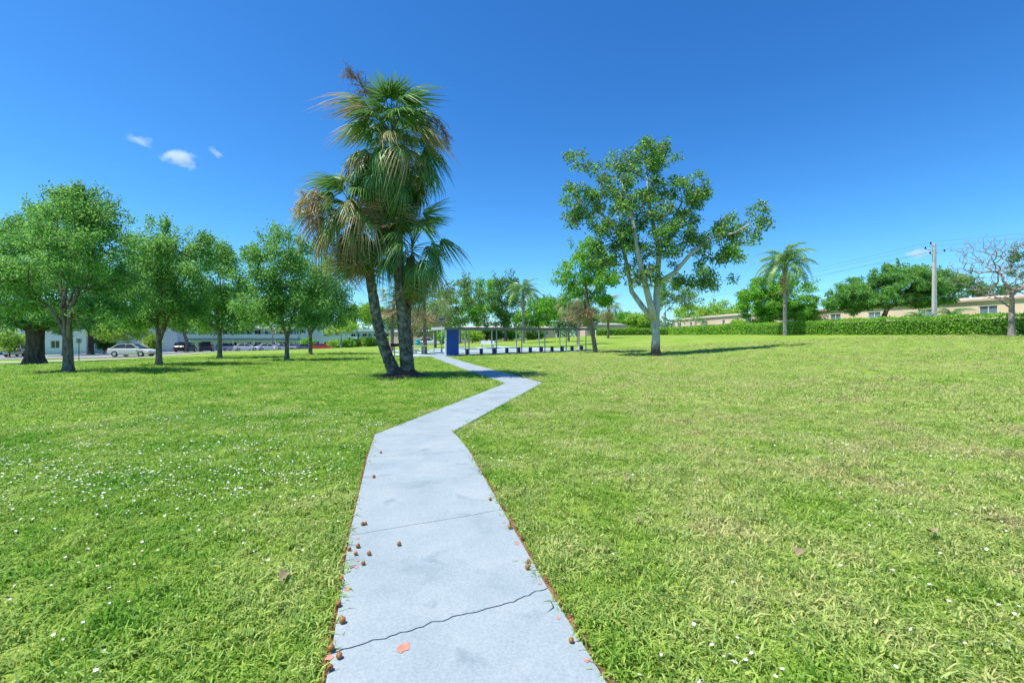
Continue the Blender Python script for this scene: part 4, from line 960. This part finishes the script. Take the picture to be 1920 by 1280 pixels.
# cream houses behind the hedge
def house(p0, p1, z0, hh, wm, rm, label, ops, depth=8, group=None, over=.22):
    e, L_ = building('house', p0, p1, depth, label, 'house', group); e.location.z = z0
    wall_open(e, 0, L_, -1.2, hh, 0, [o for o in ops if o[1] < L_], M[wm], pane='window_pale'); MB().box(0, .22, .223, depth, -1.2, hh).box(L_-.22, L_, .223, depth, -1.2, hh).box(.22, L_-.22, depth-.22, depth, -1.2, hh).build('side_wall', M[wm], e)
    rf = MB(); 
    y0, y1, x0, x1 = -over, depth+over, -over, L_+over; ym = depth/2; r_ = .55
    rf.face([(x0, y0, hh+.22), (x1, y0, hh+.22), (x1-2, ym, hh+.22+r_), (x0+2, ym, hh+.22+r_)]); rf.face([(x1, y1, hh+.22), (x0, y1, hh+.22), (x0+2, ym, hh+.22+r_), (x1-2, ym, hh+.22+r_)])
    rf.face([(x0, y1, hh+.22), (x0, y0, hh+.22), (x0+2, ym, hh+.22+r_)]); rf.face([(x1, y0, hh+.22), (x1, y1, hh+.22), (x1-2, ym, hh+.22+r_)])
    ro = rf.build('roof', M[rm], e); MB().box(x0, x1, y0, y1, hh+.003, hh+.217).build('fascia', M[rm], ro)
    return e
wins = [(x, x+1.7, 1.05, 2.15) for x in (2.5, 13, 27)]+[(x, x+.9, 1.1, 2.1) for x in (8, 20, 23.5, 33)]
house((39.4, 112), (45.2, 76), 3.15, 2.75, 'cream_wall', 'roof_tan', 'low cream house with flat tan roof edge behind the hedge and pale trunk', wins)
house((46.3, 71), (57, 34), 3.0, 2.65, 'cream_wall', 'roof_tan', 'long cream house half hidden behind the spreading green tree', [(x, x+1.6, 1.05, 2.1) for x in (3.5, 9, 15, 21, 27, 33)])
house((21, 128), (33, 131), 2.6, 2.7, 'pink_wall', 'roof_grey', 'small pinkish house behind the lone fan palm', [(2, 3, 1, 2), (6.2, 7.6, 1, 2.1)])
house((-14, 122), (12, 126), 1.6, 2.6, 'pink_wall', 'roof_tan', 'low pinkish house glimpsed under the trees behind the shelter', wins)
house((-34, 126), (-18, 124), .6, 2.6, 'pink_wall', 'roof_grey', 'low house in the shade of trees behind the picnic table', wins)

# ---------------------------------------------------------------- cars
def car(loc, rz, paint, label, kind='sedan', group='parked cars'):
    t = empty('parked_car', loc, rz); tag(t, label, 'car', group); m = M.setdefault('paint_'+paint[0], carpaint(*paint))
    suv = kind != 'sedan'; Hh = 1.72 if suv else 1.45; belt = 1.05 if suv else .93
    def loft(secs, mat, name):
        mb = MB(); rows = []
        for x, hw, zb, zt, top in secs:
            c = .09; rows.append([(x, -hw+c, zb), (x, -hw, zb+c*1.5), (x, -hw, (zb+zt)/2), (x, -hw*top-(1-top)*0, zt-c*.7), (x, -hw*top+c, zt), (x, hw*top-c, zt), (x, hw*top, zt-c*.7), (x, hw, (zb+zt)/2), (x, hw, zb+c*1.5), (x, hw-c, zb)])
        for a, b in zip(rows[:-1], rows[1:]):
            for k in range(10): mb.face([a[k], b[k], b[(k+1) % 10], a[(k+1) % 10]])
        mb.face(rows[0]); mb.face(rows[-1][::-1]); 
        o = mb.build(name, mat, t)
        bm_ = o.data
        return o
    if suv: body = [(-2.25, .74, .42, .95, .95), (-2.15, .86, .28, 1.05, .96), (-1.2, .9, .22, belt, .97), (.6, .9, .22, belt, .97), (1.4, .9, .22, .99, .95), (2.05, .84, .26, .9, .92), (2.25, .7, .4, .78, .92)]
    else: body = [(-2.35, .72, .42, .84, .95), (-2.25, .84, .28, .95, .95), (-1.3, .9, .2, belt, .97), (.7, .9, .2, belt, .97), (1.5, .88, .2, .86, .95), (2.15, .82, .25, .74, .92), (2.35, .68, .38, .64, .92)]
    loft(body, m, 'body')
    g = [(-2.12, .7, belt-.05, belt+.05, .95), (-1.85, .78, belt-.05, Hh-.1, .84), (-.3, .8, belt-.05, Hh-.035, .82), (.3, .8, belt-.05, Hh-.06, .82), (1.15, .78, belt-.06, belt+.06, .93)] if suv else \
        [(-1.95, .7, belt-.05, belt+.04, .95), (-1.15, .76, belt-.05, Hh-.07, .8), (-.3, .78, belt-.05, Hh-.035, .8), (.25, .78, belt-.05, Hh-.07, .8), (1.2, .76, belt-.06, belt+.04, .93)]
    loft(g, M['car_glass'], 'glasshouse')
    x0, x1 = (-1.9, .35) if suv else (-1.2, .3)
    MB().box(x0, x1, -.62, .62, Hh-.055, Hh).build('roof', m, t)
    for sgn in (-1, 1):
        for xa, xb in ((g[-1][0], x1), (g[0][0], x0), (-.35, -.3)): MB().tube([(xa, sgn*.79, belt), (xb, sgn*.64, Hh-.03)], .045, 5).build('pillar', m, t)
        MB().box(-2.36 if not suv else -2.26, -2.2, sgn*.66-.16, sgn*.66+.16, .68, .86 if not suv else 1.0).build('tail_light', M['lamp_red'], t)
        MB().box(2.14, 2.3, sgn*.6-.17, sgn*.6+.17, .56, .72).build('headlight', M['lamp_clear'], t)
        MB().box(.82, .98, sgn*.97-.08, sgn*.97+.08, .92, 1.04).build('mirror', m, t)
        for x in (-1.42, 1.42):
            wh = MB().tube([(x, sgn*.72, .32), (x, sgn*.915, .32)], .33, 18).build('wheel', M['tyre'], t); MB().tube([(x, sgn*.90, .32), (x, sgn*.925, .32)], .2, 12).build('rim', M['rim'], wh)
    return t
def car_px(px, d, hd, paint, label, kind='sedan'):
    p = at(px, d); return car(p+Vector((0, 0, .045)), R(hd), paint, label, kind)
SIL, WHT, NVY, RED, DRK, BLU = ('silver', (.5, .51, .53)), ('white', (.75, .75, .76)), ('navy', (.015, .025, .07)), ('red', (.45, .03, .03)), ('dark', (.03, .03, .04)), ('greyblue', (.2, .25, .33))
car_px(250, 53, 4, SIL, 'silver sedan side-on by the road behind the slim oak')
car_px(38, 60, 118, SIL, 'silver hatchback seen from behind beside the thick dark trunk', 'suv')
car_px(348, 80, 100, DRK, 'black car parked under the twisted stems', 'suv')
car_px(388, 78, 118, NVY, 'navy hatchback with red tail lights beside the dark-trunked oak', 'suv')
car_px(427, 97, 75, SIL, 'silver estate car just past the dark-trunked oak', 'suv')
car_px(462, 94, 32, WHT, 'white sedan parked broadside before the gallery block')
car_px(484, 99, 60, BLU, 'blue-grey car right behind the broadside white sedan')
car_px(503, 98, 40, WHT, 'white car in front of the bare twisted tree')
car_px(531, 100, 60, WHT, 'white car half hidden by the spreading oak trunk')
car_px(553, 103, 40, SIL, 'silver car between the two oaks on the right of the row')
car_px(570, 103, 60, BLU, 'grey-blue car beside the dark low oak')
car_px(604, 104, 12, RED, 'bright red sedan beside the dark low oak')
car_px(803, 92, 10, WHT, 'white car behind the thin palm trunk')
for px, lb in ((783, 'turquoise drum standing by the far kerb behind the picnic table'),):
    p = at(px, 88); t = small('drum', p, 0, lb, 'drum'); MB().lathe([(.5, 0), (.52, .05), (.5, .5), (.53, .55), (.5, .6), (.5, 1.05), (.52, 1.1)], 18).build('body', M['turquoise'], t, True); MB().lathe([(.54, 1.103), (.5, 1.2), (.1, 1.25)], 18).build('lid', M['turquoise'], t, True)
p = at(148, 45.5); t = small('street_sign', p, R(40), 'thin dark post with small plate beside the pale oak trunk', 'sign'); MB().tube([(0, 0, -.1), (0, 0, 2.2)], .035, 6).build('post', M['black_metal'], t); MB().box(-.2, .2, -.02, .02, 1.8, 2.25).build('plate', M['post_grey'], t)

# ---------------------------------------------------------------- background trees and shrubs
def bg(px, d, lobes, leaf, label, seed, th=None, r=.22, bk='oak_bark', ncl=90, per=70, L=None, group='trees beyond the lawn', spread=None, name='tree', start=4, wisps=2, bare=False, tip=.02, minr=.01, surf=.3):
    b = at(px, d); lb = px_lobes(d, b, lobes); lo = min(l[2]-l[5] for l in lb); h = th or max(.8, lo+.4); L = L or .0045*d
    return make_tree(name, b, lb, flare(h, r), label, 'tree' if name != 'shrub' else 'shrub', group, leaf, bk, ncl, per, spread or .0095*d, L, L*.55, seed=seed, step=.9, tip=tip, start=start, wisps=wisps, minr=minr, bare=bare, surf=surf)
bg(862, 92, [(870, 565, 38, 42), (845, 580, 30, 35), (880, 540, 24, 22), (838, 548, 16, 14)], 'olive_leaf', 'thin-crowned olive green tree behind the blue shelter wall', 61, 4.5, .3, 'grey_bark', 110, 55)
bg(912, 104, [(905, 570, 42, 38), (915, 545, 28, 22), (885, 590, 28, 22)], 'bright_leaf', 'bright green rounded tree behind the shelter', 62, 3.5, .35, ncl=120)
bg(948, 98, [(945, 560, 32, 42), (950, 530, 20, 18), (935, 595, 35, 22)], 'dark_leaf', 'tall dark tree beside the feather palm behind the shelter', 63, 4, .35, ncl=110)
bg(1010, 108, [(1005, 590, 42, 28), (1030, 580, 30, 24), (985, 600, 30, 20)], 'bright_leaf', 'low bright tree behind the middle of the shelter', 64, 3, .3, ncl=110)
bg(1048, 135, [(1040, 580, 40, 22), (1065, 590, 30, 22), (1020, 575, 26, 18)], 'dark_leaf', 'distant bluish green tree beyond the shelter', 65, 4, .4, ncl=110)
bg(828, 110, [(830, 580, 26, 32), (815, 600, 26, 24), (845, 605, 24, 20)], 'bright_leaf', 'green tree behind the lamp post', 66, 3, .3)
bg(770, 120, [(770, 590, 34, 28), (750, 605, 24, 20), (795, 605, 26, 20)], 'dark_leaf', 'shady tree behind the white car', 67, 3, .3)
bg(1085, 120, [(1085, 585, 28, 22), (1105, 595, 22, 18)], 'oak_leaf_b', 'rounded tree behind the leaning fig trunk', 68, 3, .3)
bg(1165, 142, [(1165, 600, 32, 16), (1190, 605, 22, 12)], 'bright_leaf', 'tree behind the hedge by the pink house', 69, 2.5, .3)
bg(1205, 120, [(1200, 605, 26, 16), (1215, 600, 18, 14)], 'lime_leaf', 'yellow-green bush behind the pale trunk', 70, 1.6, .2, name='shrub')
bg(1246, 112.5, [(1262, 548, 34, 24), (1242, 565, 24, 20), (1290, 560, 26, 18), (1255, 530, 22, 12)], 'gum_leaf', 'second pale-barked tree standing at the far hedge corner', 71, 5, .45, 'gum_bark', 90, 45)
bg(1318, 140, [(1340, 585, 42, 20), (1300, 590, 36, 18), (1375, 592, 22, 14)], 'lime_leaf', 'wide lime green tree rising behind the cream roof', 72, 3.5, .35, ncl=130, wisps=1)
bg(1440, 70, [(1432, 560, 45, 40), (1480, 560, 48, 42), (1420, 590, 35, 22), (1500, 590, 30, 22), (1455, 535, 32, 24)], 'bright_leaf', 'dense round bright tree behind the feather palm', 73, 1.8, .3, ncl=330, per=110, wisps=1, surf=.5)
bg(1655, 51, [(1650, 540, 75, 26), (1600, 560, 50, 26), (1710, 535, 60, 30), (1760, 530, 40, 26), (1560, 565, 18, 16), (1690, 510, 45, 16), (1640, 566, 60, 14), (1740, 555, 50, 22), (1580, 572, 36, 12)], 'oak_leaf', 'wide flat-topped spreading tree behind the hedge beside the utility pole', 74, 1.4, .35, 'big_bark', 560, 110, wisps=2)
bg(1800, 60, [(1800, 545, 40, 30), (1840, 555, 40, 26), (1925, 490, 22, 35), (1880, 560, 45, 26)], 'dark_leaf', 'dark green tree behind the leafless tree', 75, 2, .3, ncl=150)
bg(672, 150, [(670, 595, 30, 22), (690, 585, 24, 20), (650, 600, 22, 16)], 'lime_leaf', 'yellow-green tree in front of the three-storey block', 76, 4, .3)
bg(640, 104, [(640, 612, 28, 12), (625, 620, 16, 8)], 'lime_leaf', 'pale bare-limbed tree with thin crown beside the red car', 77, 1.6, .25, 'grey_bark', 60, 30, wisps=0)
bg(510, 103, [(510, 610, 30, 14), (490, 605, 16, 12), (530, 612, 18, 10)], 'lime_leaf', 'bare twisted grey tree in front of the gallery block', 78, 1.2, .3, 'grey_bark', 80, 6, wisps=3, tip=.035)
bg(350, 76, [(350, 600, 42, 20), (320, 605, 26, 18), (385, 608, 24, 14)], 'lime_leaf', 'many-stemmed tree with twisted bare stems by the black car', 79, 1.0, .3, 'thin_bark', 110, 50, wisps=0, tip=.045)
bg(215, 70, [(215, 600, 32, 26), (190, 610, 26, 22), (240, 612, 24, 18)], 'lime_leaf', 'light green tree over the road behind the oaks', 80, 2, .22, 'grey_bark')
bg(170, 64, [(170, 560, 40, 45), (150, 590, 30, 30)], 'dark_leaf', 'dark trunked tree beside the white wall across the road', 81, 2.6, .35, 'big_bark')
bg(290, 100, [(290, 540, 50, 45), (250, 560, 36, 36), (330, 560, 36, 36)], 'dark_leaf', 'tall tree behind the white building', 82, 4, .35, ncl=120)
bg(440, 125, [(440, 560, 40, 34), (400, 570, 36, 30), (480, 575, 36, 28)], 'oak_leaf_b', 'tree rising behind the roof of the gallery block', 83, 5, .35, ncl=110)
bg(720, 190, [(720, 600, 26, 14), (700, 590, 22, 14)], 'dark_leaf', 'far tree behind the three-storey block', 84, 5, .3)
bg(18, 56, [(10, 630, 22, 20), (22, 645, 16, 14), (-5, 640, 18, 18)], 'lime_leaf', 'yellow-green shrub by the silver hatchback', 85, .8, .08, name='shrub', ncl=50, wisps=0, group='shrubs by the buildings')
for i, (px, d, py, rx, rz, lf, lb) in enumerate([(628, 110, 646, 8, 4, 'lime_leaf', 'lime shrub against the white end block wall'), (650, 108, 645, 9, 4, 'bright_leaf', 'green shrub at the corner of the white end block'), (575, 111, 642, 9, 4, 'bright_leaf', 'low shrub at the foot of the stair tower'),(195, 66, 642, 14, 10, 'dark_leaf', 'dark clipped shrub behind the silver sedan bonnet'), (284, 80, 640, 10, 12, 'lime_leaf', 'rounded lime shrub against the white end wall'),
        (690, 150, 641, 22, 6, 'lime_leaf', 'low lime hedge-like shrub before the three-storey block'), (655, 148, 643, 12, 6, 'bright_leaf', 'low green shrub beside the pale bare-limbed tree'), (735, 140, 641, 16, 6, 'bright_leaf', 'shrub at the foot of the three-storey block, right of the leaning trunk'),
        (830, 95, 632, 14, 8, 'bright_leaf', 'green shrub behind the thin double trunks'), (885, 100, 628, 28, 7, 'lime_leaf', 'lime shrub bed seen under the shelter roof'), (920, 102, 627, 20, 8, 'dark_leaf', 'dark shrub seen between the shelter posts'),
        (1000, 104, 624, 22, 9, 'dark_leaf', 'broad dark shrub seen through the middle of the shelter'), (1390, 86, 606, 14, 6, 'lime_leaf', 'small lime shrub against the cream house wall'), (955, 103, 626, 18, 8, 'bright_leaf', 'bright shrub seen through the shelter beside the pale palm trunk')]):
    bg(px, d, [(px, py, rx, rz), (px+rx*.4, py+2, rx*.6, rz*.8)], lf, lb, 90+i, .3, .06, ncl=46, per=50, name='shrub', wisps=0, group='shrubs by the buildings', surf=.5)
bg(240, 60, [(235, 618, 34, 20), (262, 612, 22, 22), (205, 622, 26, 16)], 'lime_leaf', 'low light green tree just behind the silver sedan', 86, 1.5, .16, 'grey_bark', 110, 60)
bg(120, 60, [(125, 600, 40, 26), (90, 605, 30, 22)], 'oak_leaf_b', 'green tree between the thick trunk and the blue panel', 87, 2.6, .2, 'oak_bark', 100, 60)
bg(315, 92, [(320, 600, 30, 24), (350, 590, 36, 26)], 'dark_leaf', 'dark tree beside the white end wall behind the slim oak', 88, 2.6, .25, ncl=110)
# a far belt of woodland that closes the horizon
rs = np.random.default_rng(77); C = []
for k in range(900):
    a = R(rs.uniform(25, 155)); r_ = rs.uniform(215, 260); x, y = r_*math.cos(a), r_*math.sin(a); hh = 7+3*math.sin(a*23)+2*math.sin(a*51)
    C.append((x, y, g1(x, y)+hh*rs.uniform(.05, 1)**.8))
V, Q = leaves_np(rs, np.array(C), 36, 3.2, 1.5, .9); o = link(bpy.data.objects.new('woodland', mesh_np('woodland', V, Q, [M['dark_leaf']]))); tag(o, 'far belt of dark trees along the horizon', 'woodland', kind='stuff')
# leafless tree at the right
b = at(1897, 33)
make_tree('bare_tree', b, px_lobes(33, b, [(1850, 470, 55, 30), (1900, 480, 60, 40), (1840, 520, 55, 30), (1880, 540, 50, 25), (1960, 490, 60, 45), (1940, 540, 50, 25), (1800, 470, 22, 14), (1820, 500, 40, 20)]), flare(2.0, .2), 'leafless grey tree with fine twigs in front of the hedge', 'tree', None, 'olive_leaf', 'twig_bark', 1500, 1, .3, .1, .05, seed=95, step=.6, tip=.0095, start=4, bare=True, surf=.1, rise=.05)
# small feather palms and cycads behind the hedge
def tuft_palm(px, d, h, label, seed, scale, n=12):
    b = at(px, d); t = empty('small_palm', b); tag(t, label, 'palm', 'small palms by the houses'); rg = random.Random(seed)
    link(bpy.data.objects.new('trunk', trunk_mesh([(0, 0, -.2), (0, 0, h*.5), (0, 0, h)], [.12, .1, .09], 'thin_bark', seed)), t)
    for i in range(n): put_frond(t, rg.choice(FEA), Vector((0, 0, h)), i*2.4, R(70-75*i/n), 0, scale*rg.uniform(.8, 1.1))
tuft_palm(1305, 98, 2.9, 'small palm by the cream house, taller of the pair', 1, .75); tuft_palm(1316, 96, 2.5, 'small palm by the cream house, shorter of the pair', 2, .7); tuft_palm(1275, 104, 2.9, 'small palm near the cream house corner', 3, .65)
tuft_palm(1722, 43.5, 1.3, 'cycad-like palm clump left of the utility pole', 4, .6, 16); tuft_palm(1785, 42.5, 1.3, 'cycad-like palm clump right of the utility pole', 5, .75, 16)

# ---------------------------------------------------------------- utility pole and wires
p = at(1752, 43); t = small('utility_pole', p, 0, 'tall square concrete utility pole with insulators behind the hedge', 'utility pole'); ht = zof(456, 43)-p.z
mb = MB(); mb.v = [(sx*r, sy*r, z) for z, r in ((-.3, .165), (ht, .1)) for sx, sy in ((-1, -1), (1, -1), (1, 1), (-1, 1))]; mb.f = [(0,3,2,1),(4,5,6,7),(0,1,5,4),(1,2,6,5),(2,3,7,6),(3,0,4,7)]; mb.m = [0]*6
bevel(mb.build('shaft', M['pole_concrete'], t), .02)
ends = []
for k, (dz, x) in enumerate(((-.1, -.35), (-.55, -.85), (-1.0, -.4), (-.8, .95))):
    MB().tube([(0, 0, ht+dz-.15), (x, 0, ht+dz)], .035, 6).build('bracket', M['post_grey'], t); MB().lathe([(.04, 0), (.075, .05), (.05, .1), (.075, .15), (.03, .22)], 10, (x, 0, ht+dz)).build('insulator', M['black_metal'], t, True)
    ends.append(p+Vector((x, 0, ht+dz+.2)))
for k, dz in enumerate((-2.6, -3.4, -5.0)): ends.append(p+Vector((0, 0, ht+dz)))
WL = ['top wire strung from the utility pole', 'second wire strung from the utility pole', 'third wire below the pole insulators', 'wire from the right-hand pole bracket', 'upper telephone cable on the utility pole', 'middle telephone cable on the utility pole', 'lowest telephone cable crossing before the round tree']
for k, e_ in enumerate(ends):
    for far, nm in (((22, 150), 0), ((78, -20), 1)):
        if nm and k in (2,): continue
        q = Vector((far[0], far[1], e_.z+.6)); mb = MB(); pts = []
        for i in range(25): u = i/24; v = e_.lerp(q, u); v.z -= 1.4*4*u*(1-u); pts.append(v)
        mb.tube(pts, .009 if k < 4 else .014, 4); o = mb.build('wire', M['wire']); tag(o, WL[k]+(', running towards the far houses' if nm == 0 else ', running on past the leafless tree'), 'wire', 'overhead wires')

# ---------------------------------------------------------------- fallen nuts, dry leaves, soil edge
def nut_mesh(seed):
    mb = MB(); n = 14; prof = [(.0035, -.0152), (.009, -.0125), (.0135, -.007), (.0152, 0), (.0138, .007), (.0095, .0122), (.004, .015), (.0025, .0175)]; mb.lathe(prof, n); return mb.mesh('nut', M['nut'], True)
NUT = nut_mesh(0); rg = random.Random(8)
def nut(px, py, label='small round brown fruit fallen on the pale path by its left grass edge', grp='fallen fruits at the left path edge'):
    c = on_path(px, py); o = bpy.data.objects.new('fallen_fruit', NUT); link(o); s = rg.uniform(.85, 1.12); o.scale = (s,)*3; o.location = c+Vector((0, 0, .0148*s)); o.rotation_euler = (rg.uniform(-.6, .6), rg.uniform(-.6, .6), rg.uniform(0, 6)); tag(o, label, 'fruit', grp)
G_ = 'fallen fruits at the left path edge'
for q in [(680, 984), (685, 983)]: nut(*q, 'brown fruit of a touching pair just past the straight slab joint', G_)
for q in [(671, 1026), (655, 1032), (667, 1040), (692, 1040), (681, 1058)]: nut(*q, 'brown fruit in the loose cluster just before the straight slab joint', G_)
for q in [(640, 1088), (634, 1136), (642, 1167)]: nut(*q, 'brown fruit at the left grass edge between crack and joint', G_)
for q in [(621, 1219), (636, 1233), (619, 1255)]: nut(*q, 'brown fruit lying by the left end of the jagged crack', G_)
nut(701, 895, 'brown fruit alone at the left edge well past the joint', G_); nut(714, 849, 'brown fruit alone on the path close to its bend', G_)
nut(748, 1022, 'single round brown fruit lying out on the open slab', None); nut(1071, 1203, 'single round brown fruit on the path below the crack by the right edge', None)
for q in [(925, 937), (962, 990), (997, 1054), (995, 1066)]: nut(q[0]-6, q[1], 'small round brown fruit fallen along the right path edge', 'fallen fruits at the right path edge')
def soil_edge(E, sg, i0, i1, w, name, n=400):
    rr = random.Random(i1); V = []; Q = []
    pts = []
    for a, b in zip(E[i0:i1], E[i0+1:i1+1]):
        m = max(2, int((b-a).length/.06)); pts += [a.lerp(b, k/m) for k in range(m)]
    for k, p in enumerate(pts):
        t = (pts[min(k+1, len(pts)-1)]-pts[max(k-1, 0)]).normalized(); s = Vector((t.y, -t.x))*sg; ww = w*(.5+rr.random())
        for f, z in ((-.006, .012), (ww*.5, .03), (ww, .004)): q = p+s*f; V.append((q.x, q.y, g1(q.x, q.y)+z*rr.uniform(.7, 1.2)))
    for k in range(len(pts)-1):
        for j in (0, 1): Q.append((k*3+j, k*3+j+1, k*3+j+4, k*3+j+3))
    o = link(bpy.data.objects.new(name, mesh_np(name, V, Q, [M['soil']]))); tag(o, kind='stuff'); return o
soil_edge(stR, 1, 0, 3, .05, 'edge_soil'); soil_edge(stL, -1, 0, 5, .035, 'edge_soil')
def dry_leaf(px, py, s, label, seed):
    rr = random.Random(seed); d = F*H/(py-HZ); x = (px-960)/F*d; mb = MB(); n = 6
    for i in range(n):
        t0, t1 = i/n, (i+1)/n; w0, w1 = math.sin(math.pi*t0)**.7*.4, math.sin(math.pi*t1)**.7*.4; c0, c1 = .25*math.sin(3*t0), .25*math.sin(3*t1)
        mb.face([(t0, -w0, c0+w0*.5), (t0, 0, c0), (t1, 0, c1), (t1, -w1, c1+w1*.5)]); mb.face([(t0, 0, c0), (t0, w0, c0+w0*.4), (t1, w1, c1+w1*.4), (t1, 0, c1)])
    o = mb.build('dry_leaf', M['dry_leaf']); o.scale = (s,)*3; o.location = (x, d, g1(x, d)+.055); o.rotation_euler = (rr.uniform(-.3, .3), rr.uniform(-.3, .3), rr.uniform(0, 6)); tag(o, label, 'leaf', 'dry leaves on the lawn')
dry_leaf(540, 1088, .075, 'curled grey-brown dry leaf on the left grass beside the path', 1)
for i, (px, py) in enumerate([(1210, 770), (1680, 800), (1500, 1045), (1575, 940), (1180, 905), (1745, 1010), (1570, 855), (1190, 985), (1860, 790)]): dry_leaf(px, py, .05+.02*(i % 3), 'brown dry leaf scattered on the right-hand lawn', 10+i)

# ---------------------------------------------------------------- clouds
def cloud(px, py, w, h, rot, label, dens=.035, seed=0, D=1400):
    m, nt = nodes_of('cloud_vapour'); out = N(nt, 'ShaderNodeOutputMaterial'); pv = N(nt, 'ShaderNodeVolumePrincipled'); pv.inputs['Color'].default_value = (1, 1, 1, 1); pv.inputs['Anisotropy'].default_value = .3
    tc = N(nt, 'ShaderNodeTexCoord'); nz = N(nt, 'ShaderNodeTexNoise'); nz.inputs['Scale'].default_value = 1.5; nz.inputs['Detail'].default_value = 5; nz.inputs['Roughness'].default_value = .6
    mp = N(nt, 'ShaderNodeMapping'); mp.inputs['Location'].default_value = (seed*3.1, seed*1.7, seed); mp.inputs['Scale'].default_value = (1.6, 1, 1)
    nt.links.new(tc.outputs['Object'], mp.inputs[0]); nt.links.new(mp.outputs[0], nz.inputs['Vector'])
    ln = N(nt, 'ShaderNodeVectorMath'); ln.operation = 'LENGTH'; nt.links.new(tc.outputs['Object'], ln.inputs[0])
    fall = N(nt, 'ShaderNodeMapRange'); fall.inputs[1].default_value = 1.0; fall.inputs[2].default_value = .1; fall.inputs[3].default_value = -.42; fall.inputs[4].default_value = .14; nt.links.new(ln.outputs['Value'], fall.inputs[0])
    ad = N(nt, 'ShaderNodeMath'); ad.operation = 'ADD'; nt.links.new(nz.outputs[0], ad.inputs[0]); nt.links.new(fall.outputs[0], ad.inputs[1])
    mr = N(nt, 'ShaderNodeMapRange'); mr.inputs[1].default_value = .42; mr.inputs[2].default_value = .75; mr.inputs[3].default_value = 0; mr.inputs[4].default_value = dens; nt.links.new(ad.outputs[0], mr.inputs[0])
    nt.links.new(mr.outputs[0], pv.inputs['Density']); nt.links.new(pv.outputs[0], out.inputs['Volume'])
    mb = MB(); mb.lathe([(math.sin(a)+1e-3, -math.cos(a)) for a in [math.pi*k/12 for k in range(13)]], 20); o = mb.build('cloud', m); k = D/F
    o.scale = (w*k*1.3, (w+h)*.5*k, h*k*1.35); o.location = ((px-960)*k, D, zof(py, D)); o.rotation_euler = (0, R(rot), 0); tag(o, label, 'cloud', 'small clouds')
cloud(262, 264, 42, 15, 22, 'thin slanting wisp of cloud above the oaks', .02, 1); cloud(336, 298, 54, 20, 3, 'small puffy white cloud above the oaks', .05, 2); cloud(404, 287, 24, 12, 38, 'tiny slanting cloud scrap beside the puffy one', .03, 3)
cloud(1722, 473, 42, 14, -4, 'small white cloud beside the utility pole', .04, 4)
